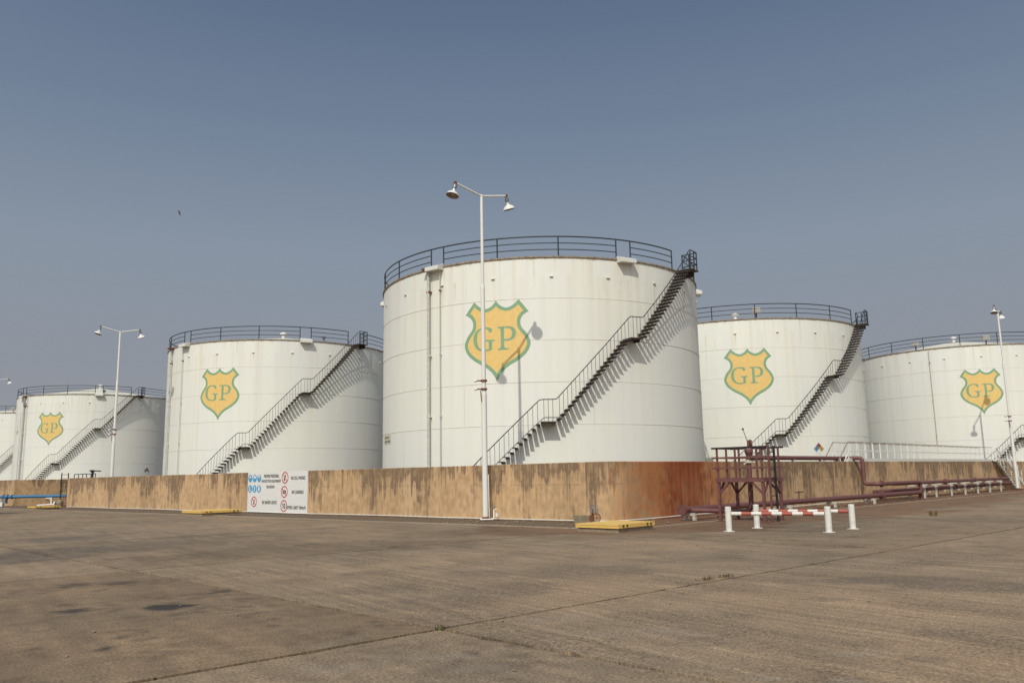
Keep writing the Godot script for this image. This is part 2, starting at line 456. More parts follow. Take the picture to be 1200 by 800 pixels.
func build_ground() -> void:
	# speckle of sand grains and fine pits, tiled over 3.1 m
	var gs := 1024
	var gd := PackedByteArray()
	gd.resize(gs * gs * 3)
	var r2 := RandomNumberGenerator.new()
	r2.seed = 99
	var gim := noise(77, 0.07, 4).get_seamless_image(gs, gs)
	var gk := PackedFloat32Array()
	gk.resize(gs * gs)
	for i in gs * gs: gk[i] = 0.60 + 0.40 * gim.get_pixel(i % gs, i / gs).r + r2.randf_range(-0.07, 0.07)
	for n in 900:
		# pits and dark aggregate, a few pale chips
		var cx := r2.randi() % gs
		var cy := r2.randi() % gs
		var rad := 1 + int(4.0 * pow(r2.randf(), 2.5))
		var f := r2.randf_range(0.45, 0.8) if n % 7 else 1.25
		for dy in range(-rad, rad + 1):
			for dx in range(-rad, rad + 1):
				if dx * dx + dy * dy <= rad * rad:
					var q := posmod(cy + dy, gs) * gs + posmod(cx + dx, gs)
					gk[q] = gk[q] * f
	for i in gs * gs:
		var c := int(clampf(gk[i], 0.0, 1.0) * 255)
		gd[i * 3] = c; gd[i * 3 + 1] = c; gd[i * 3 + 2] = c
	M.grit_tex = texture(gs, gs, gd)
	var near_m := pave_mat(ground_image(1440, 960, NEAR.position.x, NEAR.end.x, NEAR.position.y, NEAR.end.y))
	var far_m := pave_mat(ground_image(1120, 880, FAR.position.x, FAR.end.x, FAR.position.y, FAR.end.y))
	var near_v := []
	var far_v := []
	for c in [Color(1, 1, 1), Color(0.925, 0.905, 0.88), Color(0.97, 0.965, 0.955)]:
		var a := near_m.duplicate()
		a.albedo_color = c
		near_v.append(a)
		var b := far_m.duplicate()
		b.albedo_color = c
		far_v.append(b)
	# the earth under everything, out to the horizon
	var mb := MB.new()
	mb.quad(Vector3(-1500, -0.05, -1500), Vector3(1500, -0.05, -1500), Vector3(1500, -0.05, 1500), Vector3(-1500, -0.05, 1500), Vector3.UP)
	structure("ground", mb.commit(), M.soil)
	# the pavement: cast concrete slabs, clear of the strip along the bund wall
	var pave := Node3D.new()
	pave.name = "pavement"
	add_child(pave)
	pave.set_meta("kind", "structure")
	var c := Vector2(CORNER.x, CORNER.z)
	var l2 := Vector2(uL.x, uL.z)
	var nl2 := Vector2(nL.x, nL.z)
	var r22 := Vector2(uR.x, uR.z)
	var nr2 := Vector2(nR.x, nR.z)
	var bis := (nl2 + nr2).normalized()
	var gapL := 3.3
	var gapR := 2.9
	var det := nl2.cross(nr2)
	var apex := c + Vector2(gapL * nr2.y - gapR * nl2.y, gapR * nl2.x - gapL * nr2.x) / det
	var wedge := PackedVector2Array([apex, apex + l2 * 140.0, apex + l2 * 140.0 - bis * 140.0, apex + r22 * 140.0 - bis * 140.0, apex + r22 * 140.0])
	var org := Vector2(-0.86, -9.52)
	var ax := Vector2(cos(deg_to_rad(43.0)), -sin(deg_to_rad(43.0)))
	var ay := Vector2(-sin(deg_to_rad(44.0)), -cos(deg_to_rad(44.0)))
	var su := 12.0
	var sv := 9.4
	var gap := 0.028
	for iu in range(-7, 9):
		for iv in range(-5, 9):
			var o := org + ax * (iu * su) + ay * (iv * sv)
			var mid := o + ax * su * 0.5 + ay * sv * 0.5
			if not FAR.grow(-8.0).has_point(mid): continue
			var close := absf(mid.x) < 20.0 and mid.y > -30.0
			var poly := PackedVector2Array()
			var cs := [o + ax * gap + ay * gap, o + ax * (su - gap) + ay * gap, o + ax * (su - gap) + ay * (sv - gap), o + ax * gap + ay * (sv - gap)]
			for e in 4:
				var p: Vector2 = cs[e]
				var q: Vector2 = cs[(e + 1) % 4]
				var steps := 60 if close else 4
				var inw := (mid - (p + q) * 0.5).normalized()
				for t in steps:
					var f := float(t) / steps
					var jag := 0.0
					if close and t > 0: jag = absf(rng.randfn(0.0, 0.008)) + (rng.randf_range(0.02, 0.05) if rng.randf() < 0.07 else 0.0)
					poly.append(p.lerp(q, f) + inw * jag)
			for piece in Geometry2D.clip_polygons(poly, wedge):
				if piece.size() < 3 or Geometry2D.is_polygon_clockwise(piece): continue
				var box := Rect2(piece[0], Vector2.ZERO)
				for p in piece: box = box.expand(p)
				var use_near := NEAR.encloses(box)
				var R := NEAR if use_near else FAR
				var tone: int = 1 if iu == -1 and iv == 0 else (0 if iv < 0 else [0, 2][posmod(iu + iv, 2)])
				slab(pave, piece, R, near_v[tone] if use_near else far_v[tone])
	# the unpaved strip between wall and pavement: dark silt on the left, red earth on the right
	var ap := Vector3(apex.x, -0.03, apex.y)
	var ci := Vector3(c.x, -0.03, c.y) - Vector3(bis.x, 0, bis.y) * 0.6
	for side in 2:
		var sb := MB.new()
		var dd := uL if side == 0 else uR
		sb.quad(ap, ap + dd * 62.0, ci + dd * 62.0, ci, Vector3.UP)
		structure("soil_strip", sb.commit(), M.silt if side == 0 else M.red_earth)
	# a low edging of cast stones between the pavement and the strip of bare soil
	var kerb := Node3D.new()
	kerb.name = "kerb"
	add_child(kerb)
	kerb.set_meta("kind", "structure")
	var stone := boxm(Vector3(1.97, 0.16, 0.11))
	var ap3 := Vector3(apex.x, -0.055, apex.y)
	for i in 30:
		part(kerb, "kerb_stone", stone, M.kerb, Transform3D(Basis(uL, Vector3.UP, uL.cross(Vector3.UP)), ap3 - nL * 0.07 + uL * (1.0 + i * 2.0) + Vector3.UP * rng.randf_range(-0.006, 0.01)))
	for i in 26:
		part(kerb, "kerb_stone", stone, M.kerb, Transform3D(Basis(uR, Vector3.UP, uR.cross(Vector3.UP)), ap3 - nR * 0.07 + uR * (1.0 + i * 2.0) + Vector3.UP * rng.randf_range(-0.006, 0.01)))
	# loose grit and pebbles
	var st := MB.new()
	for i in 900:
		var p := Vector3(rng.randf_range(-9, 10), 0.0, rng.randf_range(-22, -6.2))
		if i > 300:
			p = PL(rng.randf_range(0.5, 40), rng.randf_range(0.1, 3.1), -0.03) if i % 2 == 0 else PR(rng.randf_range(0.5, 40), rng.randf_range(0.1, 2.7), -0.03)
		var r := 0.007 + 0.02 * pow(rng.randf(), 3.0)
		if i > 300: r *= 2.5
		var b := Basis.from_euler(Vector3(rng.randf() * 6, rng.randf() * 6, rng.randf() * 6)).scaled(Vector3(1, 0.7, 0.85))
		var pts := [Vector3.RIGHT, Vector3.LEFT, Vector3.UP, Vector3.DOWN, Vector3.BACK, Vector3.FORWARD]
		for k in 8:
			var A: Vector3 = pts[k & 1]
			var B: Vector3 = pts[2 + ((k >> 1) & 1)]
			var C: Vector3 = pts[4 + ((k >> 2) & 1)]
			var nn: Vector3 = b * (A + B + C).normalized()
			st.tri(p + b * A * r + Vector3.UP * r * 0.6, p + b * B * r + Vector3.UP * r * 0.6, p + b * C * r + Vector3.UP * r * 0.6, nn, nn, nn)
	var grit := structure("pebbles", st.commit(), M.stone_a)
	tag(grit, "loose grit and small pebbles scattered over the concrete", "pebbles")
	grit.set_meta("kind", "stuff")
func slab(parent: Node3D, poly: PackedVector2Array, R: Rect2, m: Material) -> void:
	var mb := MB.new()
	var lift := rng.randf_range(-0.004, 0.004)
	var idx := Geometry2D.triangulate_polygon(poly)
	for k in range(0, idx.size(), 3):
		var t := [poly[idx[k]], poly[idx[k + 1]], poly[idx[k + 2]]]
		var uvs := []
		for p in t: uvs.append(Vector2((p.x - R.position.x) / R.size.x, (p.y - R.position.y) / R.size.y))
		mb.tri(Vector3(t[0].x, lift, t[0].y), Vector3(t[1].x, lift, t[1].y), Vector3(t[2].x, lift, t[2].y), Vector3.UP, Vector3.UP, Vector3.UP, uvs[0], uvs[1], uvs[2])
	var cen := Vector2.ZERO
	for p in poly: cen += p / poly.size()
	for k in poly.size():
		var p := poly[k]
		var q := poly[(k + 1) % poly.size()]
		var e := (q - p).orthogonal().normalized()
		if e.dot((p + q) * 0.5 - cen) < 0: e = -e
		var u := Vector2((p.x - R.position.x) / R.size.x, (p.y - R.position.y) / R.size.y)
		mb.quad(Vector3(p.x, lift, p.y), Vector3(q.x, lift, q.y), Vector3(q.x, -0.045, q.y), Vector3(p.x, -0.045, p.y), Vector3(e.x, 0, e.y), u, u, u, u)
	for p in mb.v: mb.uv2.append(Vector2(p.x, p.z) / 3.1)
	part(parent, "slab", mb.commit(), m)

# ------------------------------------------------------------------ bund walls
func wall_image(w: int, h: int, len_m: float, sd: int, red_at: float, red_w: float) -> ImageTexture:
	# board-marked concrete render with black mould running down from the coping and soil splashed at the foot
	var d := PackedByteArray()
	d.resize(w * h * 3)
	var n1 := noise(sd, 1.0, 3)
	var n2 := noise(sd + 1, 0.35, 3)
	var n3 := noise(sd + 2, 2.6, 4)
	var n4 := noise(sd + 3, 0.12, 2)
	for i in w:
		var s := (i + 0.5) / w * len_m
		var runs := n1.get_noise_2d(s * 2.2, 7.0) + 0.7 * n1.get_noise_2d(s * 6.5, 31.0)
		var broad := n2.get_noise_2d(s, 3.0)
		var tone := n4.get_noise_2d(s, 11.0)
		var depth := 0.80 + 1.7 * broad + 0.9 * runs
		for j in h:
			var y := (j + 0.5) / h * 2.17     # metres down from the coping
			var fine := n1.get_noise_2d(s * 9.0, y * 0.35 + 50.0)
			var med := n1.get_noise_2d(s * 3.2, y * 0.18 + 90.0)
			var blot := n3.get_noise_2d(s, y * 0.8)
			var patch := n2.get_noise_2d(s * 1.3, y * 0.9 + 20.0)
			var cloud := n1.get_noise_2d(s * 1.15 + 300.0, y * 1.2)
			var k := 1.0 + 0.24 * blot + 0.09 * fine + 0.14 * tone + 0.18 * cloud
			var r := 0.545 * k
			var g := 0.360 * k
			var b := 0.190 * k
			# bare lighter render where the surface has spalled
			var p := clampf(patch * 2.4 - 0.45 + blot * 0.5, 0.0, 1.0) * 0.55
			r = lerpf(r, 0.64, p); g = lerpf(g, 0.46, p); b = lerpf(b, 0.275, p)
			# mould under the coping and its runs
			var cope := clampf((depth + 0.30 * blot + 0.30 * fine + 0.7 * cloud - y) / 0.45, 0.0, 1.0) * clampf(0.80 + 0.55 * fine + 0.7 * blot, 0.2, 0.97)
			var m := clampf(1.1 * med + 0.7 * fine + 1.1 * broad + 1.1 * cloud - 0.20, 0.0, 1.0) * 0.70
			m = clampf(maxf(m, cope), 0.0, 0.9)
			if absf(y - 0.80 - 0.012 * fine) < 0.014 and broad > -0.15: m = maxf(m, 0.45)
			r = lerpf(r, 0.175 * k, m); g = lerpf(g, 0.115 * k, m); b = lerpf(b, 0.064 * k, m)
			if red_w > 0.0:
				var e := absf(s - red_at + 0.7 * blot + 0.4 * broad) / (red_w * 1.75)
				var t := clampf(1.3 - e * e, 0.0, 1.0) * clampf(0.82 + 0.5 * patch + 0.4 * blot, 0.0, 0.95)
				r = lerpf(r, 0.40 * k, t); g = lerpf(g, 0.150 * k, t); b = lerpf(b, 0.042 * k, t)
				e = absf(s - red_at - 0.3 + 0.8 * blot + 0.5 * fine) / (red_w * 0.75)
				t = clampf(1.2 - e * e, 0.0, 1.0) * clampf(0.92 + 0.4 * patch + 0.4 * med, 0.0, 1.0)
				r = lerpf(r, 0.235 * k, t); g = lerpf(g, 0.048 * k, t); b = lerpf(b, 0.008 * k, t)
			put(d, (j * w + i) * 3, r, g, b)
	return texture(w, h, d)
func wall_mat(tex: Texture2D) -> StandardMaterial3D:
	var m := StandardMaterial3D.new()
	m.albedo_texture = tex
	m.roughness = 0.92
	return m
func wall_panel(parent: Node3D, pts: Array, nrm: Array, us: Array, m: Material, thick := 0.26) -> void:
	# a length of wall: pts along its outer foot, outward normals, texture positions
	var mb := MB.new()
	var cham := 0.022
	var top := WALL_H + rng.randf_range(-0.006, 0.006)
	var hv := 2.17
	for i in pts.size() - 1:
		var a: Vector3 = pts[i]
		var b: Vector3 = pts[i + 1]
		var na: Vector3 = nrm[i]
		var nb: Vector3 = nrm[i + 1]
		var ua: float = us[i]
		var ub: float = us[i + 1]
		var dn := Vector3.DOWN * 0.05
		var h1 := Vector3.UP * (top - cham)
		var h2 := Vector3.UP * top
		var v1 := cham / hv
		# face, chamfer, coping, back
		mb.tri(a + dn, b + dn, b + h1, na, nb, nb, Vector2(ua, 1), Vector2(ub, 1), Vector2(ub, v1))
		mb.tri(a + dn, b + h1, a + h1, na, nb, na, Vector2(ua, 1), Vector2(ub, v1), Vector2(ua, v1))
		var cu := (na + Vector3.UP).normalized()
		mb.quad(a + h1, b + h1, b + h2 - nb * cham, a + h2 - na * cham, cu, Vector2(ua, v1), Vector2(ub, v1), Vector2(ub, 0), Vector2(ua, 0))
		mb.quad(a + h2 - na * cham, b + h2 - nb * cham, b + h2 - nb * thick, a + h2 - na * thick, Vector3.UP, Vector2(ua, 0), Vector2(ub, 0), Vector2(ub, 0.1), Vector2(ua, 0.1))
		mb.quad(a + h2 - na * thick, b + h2 - nb * thick, b + dn - nb * thick, a + dn - na * thick, -na, Vector2(ua, 0), Vector2(ub, 0), Vector2(ub, 1), Vector2(ua, 1))
	for e in [0, pts.size() - 1]:
		var a: Vector3 = pts[e]
		var na: Vector3 = nrm[e]
		var dirv: Vector3 = ((pts[0] - pts[1]) if e == 0 else (pts[e] - pts[e - 1])).normalized()
		var ua: float = us[e]
		mb.quad(a + Vector3.DOWN * 0.05, a + Vector3.UP * (top - cham), a + Vector3.UP * (top - cham) - na * thick, a + Vector3.DOWN * 0.05 - na * thick, dirv, Vector2(ua, 1), Vector2(ua, 0.01), Vector2(ua + 0.005, 0.01), Vector2(ua + 0.005, 1))
	for i in mb.v.size(): mb.uv2.append(mb.uv[i])
	part(parent, "panel", mb.commit(), m)
func build_walls() -> void:
	var mL := wall_mat(wall_image(2048, 128, 52.0, 101, 0.0, 0.0))
	var mR := wall_mat(wall_image(2048, 128, 66.0, 151, 7.7, 2.4))
	M.wallL = mL
	M.wallR = mR
	var w := thing("bund_wall", "long streaked tan concrete wall round the tanks, turning at a rust red corner", "wall", CORNER)
	var rc := 1.1
	var turn := deg_to_rad(180.0 - 42.0 - 45.5)
	var tl := rc / tan(turn * 0.5)
	var O := -CORNER
	# left-hand face
	var s := tl
	var cuts := [5.2, 10.4, 15.6, 20.9, 26.2, 31.5, 36.8, 42.2, 47.4, 49.6]
	for c in cuts:
		wall_panel(w, [O + PL(s + 0.009, 0, 0), O + PL(c - 0.009, 0, 0)], [nL, nL], [s / 52.0, c / 52.0], mL)
		s = c
	# return at the far left end
	var e0 := O + PL(49.62, 0, 0)
	for k in 4:
		wall_panel(w, [e0 + uR * (0.3 + k * 5.0), e0 + uR * (5.28 + k * 5.0)], [uL, uL], [k * 0.1, k * 0.1 + 0.1], mL)
	# rounded corner
	var pts := []
	var nrm := []
	var us := []
	var cen := O + PL(tl, -rc, 0)
	var a0 := atan2(nL.x, nL.z)
	var a1 := atan2(nR.x, nR.z)
	for i in 9:
		var t := i / 8.0
		var a := lerpf(a0, a1, t)
		var nn := Vector3(sin(a), 0, cos(a))
		pts.append(cen + nn * rc); nrm.append(nn); us.append((3.0 + lerpf(-1.1, 1.1, t)) / 66.0)
	wall_panel(w, pts, nrm, us, mR)
	# right-hand face
	s = tl
	for c in [5.6, 11.0, 16.4, 21.8, 27.2, 32.6, 38.0, 43.4, 48.8, 54.2, 59.6]:
		wall_panel(w, [O + PR(s + 0.009, 0, 0), O + PR(c - 0.009, 0, 0)], [nR, nR], [(s + 3.0) / 66.0, (c + 3.0) / 66.0], mR)
		s = c
	# the next bund, across the access road
	var w2 := thing("bund_wall", "far concrete wall behind the blue pipe at the left edge", "wall", PL(61.2, 0, 0))
	var O2 := -PL(61.2, 0, 0)
	s = 61.2
	for k in 5:
		wall_panel(w2, [O2 + PL(s + 0.01, 0, 0), O2 + PL(s + 5.2, 0, 0)], [nL, nL], [0.3 + k * 0.1, 0.4 + k * 0.1], mL)
		s += 5.21
	var c2 := PL(61.2, 0, 0)
	for k in 5:
		wall_panel(w2, [O2 + c2 + uR * (0.27 + k * 5.0), O2 + c2 + uR * (5.26 + k * 5.0)], [nR, nR], [0.45 + k * 0.08, 0.53 + k * 0.08], mR)
	# a thin white water pipe laid along the wall's foot
	var f := thing("service_pipe", "thin white pipe lying along the foot of the bund wall", "pipe", CORNER)
	var pp := []
	for k in 14: pp.append(O + PL(lerpf(49.0, 1.0, k / 13.0), 0.06, 0.03 + 0.012 * sin(k * 2.1)))
	rod_path(f, "pipe", pp, 0.022, M.white_worn)
	var pq := []
	for i in 9:
		pq.append(pts[i] + nrm[i] * 0.06 + Vector3.UP * 0.035)
	for k in 8: pq.append(O + PR(1.8 + k * 3.1, 0.06, 0.03 + 0.02 * sin(k * 1.7)))
	rod_path(f, "pipe", pq, 0.022, M.white_worn)
func rod_path(parent: Node3D, called: String, pts: Array, r: float, m: Material, seg := 8) -> MeshInstance3D:
	var mb := MB.new()
	mb.tube(pts, r, seg)
	return part(parent, called, mb.commit(), m)

# ------------------------------------------------------------------ tanks
const TR := 9.0
const TH := 12.0
func cyl(a: float, r: float, h: float) -> Vector3:
	var t := deg_to_rad(a)
	return Vector3(sin(t) * r, h, cos(t) * r)
func radial(a: float) -> Vector3: return Vector3(sin(deg_to_rad(a)), 0, cos(deg_to_rad(a)))
func shell_image() -> ImageTexture:
	# off-white paint over the whole shell: faint chalking, tan and rust runs below the rim and the lugs
	var w := 2048
	var h := 448
	var d := PackedByteArray()
	d.resize(w * h * 3)
	var n1 := noise(201, 0.05, 3)
	var n2 := noise(202, 0.3, 3)
	var n3 := noise(203, 1.1, 3)
	var rn := RandomNumberGenerator.new()
	rn.seed = 5
	var run := []
	for i in w: run.append([0.0, 1.0, 0.0])
	for k in 150:
		# wide faint runs and narrow strong ones: strength, length in metres, starting height below the rim
		var c := rn.randi() % w
		var strong := rn.randf() < 0.3
		var hw := rn.randi_range(1, 3) if strong else rn.randi_range(3, 9)
		var amp := rn.randf_range(0.25, 0.70) if strong else rn.randf_range(0.08, 0.30)
		var ln := rn.randf_range(0.6, 3.5) if strong else rn.randf_range(3.0, 13.0)
		var st := 0.0 if rn.randf() < 0.7 else 0.95
		for i in range(-hw, hw + 1):
			var q := (c + i + w) % w
			var f := amp * (1.0 - absf(i) / (hw + 1.0))
			if f > run[q][0]: run[q] = [f, ln, st]
	for k in 20:
		# rust from the lugs
		if rn.randf() < 0.65:
			var c := int((k * 18.0 + 2.0) / 360.0 * w)
			var amp := rn.randf_range(0.35, 0.85)
			var ln := rn.randf_range(0.35, 1.8)
			for i in range(-1, 3):
				if rn.randf() < 0.8: run[(c + i + w) % w] = [amp * rn.randf_range(0.5, 1.0), ln, 0.97]
	for i in w:
		var s := i * 56.55 / w
		for j in h:
			var y := (j + 0.5) / h * TH
			var chalk := n1.get_noise_2d(s * 3.0, y * 3.0)
			var vert := n2.get_noise_2d(s * 4.0, y * 0.25)
			var fine := n3.get_noise_2d(s * 3.0, y * 1.5)
			var k := 1.0 + 0.03 * chalk + 0.03 * vert + 0.02 * fine
			var r := 0.780 * k
			var g := 0.778 * k * (1.0 - 0.010 * chalk)
			var b := 0.692 * k * (1.0 - 0.045 * chalk - 0.03 * vert)
			var q: Array = run[i]
			var yy: float = y - q[2]
			if yy > 0.0 and q[0] > 0.0:
				var t: float = q[0] * clampf(1.0 - yy / q[1] + 0.2 * fine, 0.0, 1.0) * (0.8 + 0.5 * fine)
				r = lerpf(r, 0.58, t); g = lerpf(g, 0.43, t); b = lerpf(b, 0.22, t)
			var lip := clampf((0.10 + 0.16 * n2.get_noise_2d(s * 6.0, 90.0) - y) / 0.08, 0.0, 1.0) * 0.5
			r = lerpf(r, 0.36, lip); g = lerpf(g, 0.25, lip); b = lerpf(b, 0.13, lip)
			put(d, (j * w + i) * 3, r, g, b)
	return texture(w, h, d)
func plate_mesh(course: int, k: int) -> Mesh:
	var key := "plate%d_%d" % [course, k]
	if cache.has(key): return cache[key]
	var mb := MB.new()
	var off := 20.0 * (course % 2) + 7.0 * course
	var a0 := k * 40.0 + off + 0.011
	var a1 := (k + 1) * 40.0 + off - 0.011
	var h0 := course * 2.0 + (0.0 if course == 0 else 0.0032)
	var h1 := course * 2.0 + 2.0 - 0.0032
	var rr := TR + 0.002 * ((course * 7 + k * 5) % 3) - 0.002
	for i in 16:
		var a := lerpf(a0, a1, i / 16.0)
		var b := lerpf(a0, a1, (i + 1) / 16.0)
		var na := radial(a)
		var nb := radial(b)
		var ua := a / 360.0
		var ub := b / 360.0
		mb.tri(cyl(a, rr, h0), cyl(b, rr, h0), cyl(b, rr, h1), na, nb, nb, Vector2(ua, 1.0 - h0 / TH), Vector2(ub, 1.0 - h0 / TH), Vector2(ub, 1.0 - h1 / TH))
		mb.tri(cyl(a, rr, h0), cyl(b, rr, h1), cyl(a, rr, h1), na, nb, na, Vector2(ua, 1.0 - h0 / TH), Vector2(ub, 1.0 - h1 / TH), Vector2(ua, 1.0 - h1 / TH))
	cache[key] = mb.commit()
	return cache[key]
func clip_x(poly: Array, x: float, keep_right: bool) -> Array:
	var out := []
	for i in poly.size():
		var p: Vector2 = poly[i]
		var q: Vector2 = poly[(i + 1) % poly.size()]
		var pin := p.x >= x if keep_right else p.x <= x
		var qin := q.x >= x if keep_right else q.x <= x
		if pin: out.append(p)
		if pin != qin: out.append(p.lerp(q, (x - p.x) / (q.x - p.x)))
	return out
func bent(tris: Array, a0: float, h0: float, r: float) -> Mesh:
	# flat triangles (metres, x along the shell, y up) laid on the shell round angle a0, height h0
	var mb := MB.new()
	var step := 0.22
	for t in tris:
		var lo: float = minf(t[0].x, minf(t[1].x, t[2].x))
		var hi: float = maxf(t[0].x, maxf(t[1].x, t[2].x))
		for k in range(int(floor(lo / step)), int(ceil(hi / step)) + 1):
			var poly := clip_x(clip_x(t, k * step, true), (k + 1) * step, false)
			for i in range(1, poly.size() - 1):
				var p := []
				var n := []
				for q in [poly[0], poly[i], poly[i + 1]]:
					var ang := a0 + rad_to_deg(q.x / TR)
					p.append(cyl(ang, r, h0 + q.y)); n.append(radial(ang))
				if (p[1] - p[0]).cross(p[2] - p[0]).length() > 1e-8: mb.tri(p[0], p[1], p[2], n[0], n[1], n[2])
	return mb.commit()
func tris_of(poly: PackedVector2Array) -> Array:
	var out := []
	var idx := Geometry2D.triangulate_polygon(poly)
	for k in range(0, idx.size(), 3): out.append([poly[idx[k]], poly[idx[k + 1]], poly[idx[k + 2]]])
	return out
func letter_tris(txt: String, face: String, box: Rect2, weight := 400) -> Array:
	# triangles of a letter fitted to a box
	var tm := TextMesh.new()
	var f := SystemFont.new()
	f.font_names = PackedStringArray([face])
	f.font_weight = weight
	tm.font = f
	tm.text = txt
	tm.font_size = 96
	tm.pixel_size = 0.01
	tm.curve_step = 2.0
	tm.depth = 0.01
	var arr := tm.surface_get_arrays(0)
	var v: PackedVector3Array = arr[Mesh.ARRAY_VERTEX]
	var idx: PackedInt32Array = arr[Mesh.ARRAY_INDEX] if arr[Mesh.ARRAY_INDEX] != null else PackedInt32Array(range(v.size()))
	var out := []
	var bb := Rect2(Vector2(v[0].x, v[0].y), Vector2.ZERO)
	for p in v: bb = bb.expand(Vector2(p.x, p.y))
	for k in range(0, idx.size(), 3):
		var t := []
		var front := true
		for e in 3:
			var p := v[idx[k + e]]
			if p.z < 0.0: front = false
			t.append(Vector2(box.position.x + (p.x - bb.position.x) / bb.size.x * box.size.x, box.position.y + (p.y - bb.position.y) / bb.size.y * box.size.y))
		if front and absf((t[1] - t[0]).cross(t[2] - t[0])) > 1e-9: out.append(t)
	return out
func shield_outline() -> PackedVector2Array:
	# right-hand half as runs between sharp corners, each run rounded
	var runs := [[Vector2(0, 1.90), Vector2(0.20, 1.66), Vector2(0.50, 1.53), Vector2(0.82, 1.64), Vector2(1.11, 1.91)],
		[Vector2(1.11, 1.91), Vector2(1.58, 1.31)],
		[Vector2(1.58, 1.31), Vector2(1.31, 1.13), Vector2(1.18, 0.86), Vector2(1.23, 0.56), Vector2(1.47, 0.25), Vector2(1.63, -0.10), Vector2(1.61, -0.38), Vector2(1.43, -0.70), Vector2(1.06, -1.01), Vector2(0.56, -1.30), Vector2(0.22, -1.60), Vector2(0, -1.97)]]
	var half := []
	for run in runs:
		for i in run.size() - 1:
			var p0: Vector2 = run[maxi(i - 1, 0)]
			var p3: Vector2 = run[mini(i + 2, run.size() - 1)]
			var steps := 5 if run.size() > 2 else 1
			for t in steps: half.append(run[i].cubic_interpolate(run[i + 1], p0, p3, float(t) / steps))
	half.append(Vector2(0, -1.97))
	var out := PackedVector2Array(half)
	for i in range(half.size() - 2, 0, -1): out.append(Vector2(-half[i].x, half[i].y))
	return out
func arc_points(a0: float, a1: float, r: float, h: float, step := 2.5) -> Array:
	var out := []
	var n := maxi(2, int(ceil(absf(a1 - a0) / step)))
	for i in n + 1: out.append(cyl(lerpf(a0, a1, float(i) / n), r, h))
	return out
func stair_h(a: float) -> float:
	if a < -2.3: return 4.1 - (-2.3 - a) * 0.1575
	if a < 2.1: return 4.1
	if a < 24.2: return 4.1 + (a - 2.1) * (3.95 / 22.1)
	if a < 28.6: return 8.05
	if a < 51.0: return 8.05 + (a - 28.6) * (3.95 / 22.4)
	return 12.0
func make_tank(called_label: String, c: Vector3, o: Dictionary) -> void:
	var t := thing("storage_tank", called_label, "storage tank", c, 0.0, "white fuel storage tanks")
	var skin := StandardMaterial3D.new()
	skin.albedo_texture = M.shell_tex
	skin.uv1_offset = Vector3(o.get("shift", 0.0), 0, 0)
	skin.roughness = 0.55
	for course in 6:
		for k in 9: part(t, "plate", plate_mesh(course, k), skin)
	if not cache.has("rim"):
		var mb := MB.new()
		mb.lathe(Transform3D.IDENTITY, [Vector2(TR - 0.1, TH - 0.02), Vector2(TR + 0.06, TH - 0.02), Vector2(TR + 0.06, TH + 0.045), Vector2(TR - 0.1, TH + 0.045)], 144)
		cache["rim"] = mb.commit()
		mb = MB.new()
		mb.lathe(Transform3D.IDENTITY, [Vector2(TR - 0.05, TH + 0.05), Vector2(0, TH + 1.65)], 72)
		cache["roof"] = mb.commit()
		mb = MB.new()
		mb.lathe(Transform3D.IDENTITY, [Vector2(0.13, -0.3), Vector2(0.13, 0.18), Vector2(0.30, 0.2), Vector2(0.30, 0.28), Vector2(0.1, 0.38), Vector2(0, 0.4)], 16)
		cache["vent"] = mb.commit()
		# stair tread: checker plate with a bracket web below, radius along z
		mb = MB.new()
		mb.box(at(Vector3(0, -0.02, 0.40)), Vector3(0.185, 0.04, 0.75))
		mb.box(at(Vector3(0, -0.075, 0.25)), Vector3(0.02, 0.07, 0.44))
		mb.box(at(Vector3(0.085, -0.05, 0.40)), Vector3(0.012, 0.05, 0.74))
		cache["tread"] = mb.commit()
		mb = MB.new()
		mb.box(at(Vector3(0, -0.025, 0.40)), Vector3(0.70, 0.05, 0.76))
		mb.box(at(Vector3(-0.3, -0.10, 0.27)), Vector3(0.03, 0.1, 0.5))
		mb.box(at(Vector3(0.3, -0.10, 0.27)), Vector3(0.03, 0.1, 0.5))
		cache["landing"] = mb.commit()
		mb = MB.new()
		mb.tube([Vector3.ZERO, Vector3(0, 1.0, 0)], 0.0105, 5)
		cache["baluster"] = mb.commit()
		mb = MB.new()
		mb.tube([Vector3.ZERO, Vector3(0, 1.0, 0)], 0.034, 8)
		cache["post"] = mb.commit()
		# eyebrow vent hood: a wedge box hung over the rim
		mb = MB.new()
		var A := [Vector3(-0.43, -0.14, -0.12), Vector3(0.43, -0.14, -0.12), Vector3(0.43, -0.17, 0.36), Vector3(-0.43, -0.17, 0.36), Vector3(-0.43, 0.20, -0.12), Vector3(0.43, 0.20, -0.12), Vector3(0.43, 0.02, 0.36), Vector3(-0.43, 0.02, 0.36)]
		mb.quad(A[4], A[5], A[6], A[7], Vector3(0, 0.94, 0.35)); mb.quad(A[3], A[2], A[6], A[7], Vector3.BACK)
		mb.quad(A[0], A[3], A[7], A[4], Vector3.LEFT); mb.quad(A[1], A[2], A[6], A[5], Vector3.RIGHT)
		mb.quad(A[0], A[1], A[5], A[4], Vector3.FORWARD); mb.quad(A[0], A[1], A[2], A[3], Vector3.DOWN)
		cache["hood"] = mb.commit()
	part(t, "rim", cache["rim"], M.rim)
	if not cache.has("weld"):
		var wb := MB.new()
		wb.lathe(Transform3D.IDENTITY, [Vector2(TR - 0.004, -0.007), Vector2(TR + 0.0135, -0.003), Vector2(TR + 0.0135, 0.003), Vector2(TR - 0.004, 0.007)], 144)
		cache["weld"] = wb.commit()
	for k in range(1, 6): part(t, "weld_seam", cache["weld"], M.weld, at(Vector3(0, k * 2.0, 0)))
	var roof := part(t, "roof", cache["roof"], M.roof)
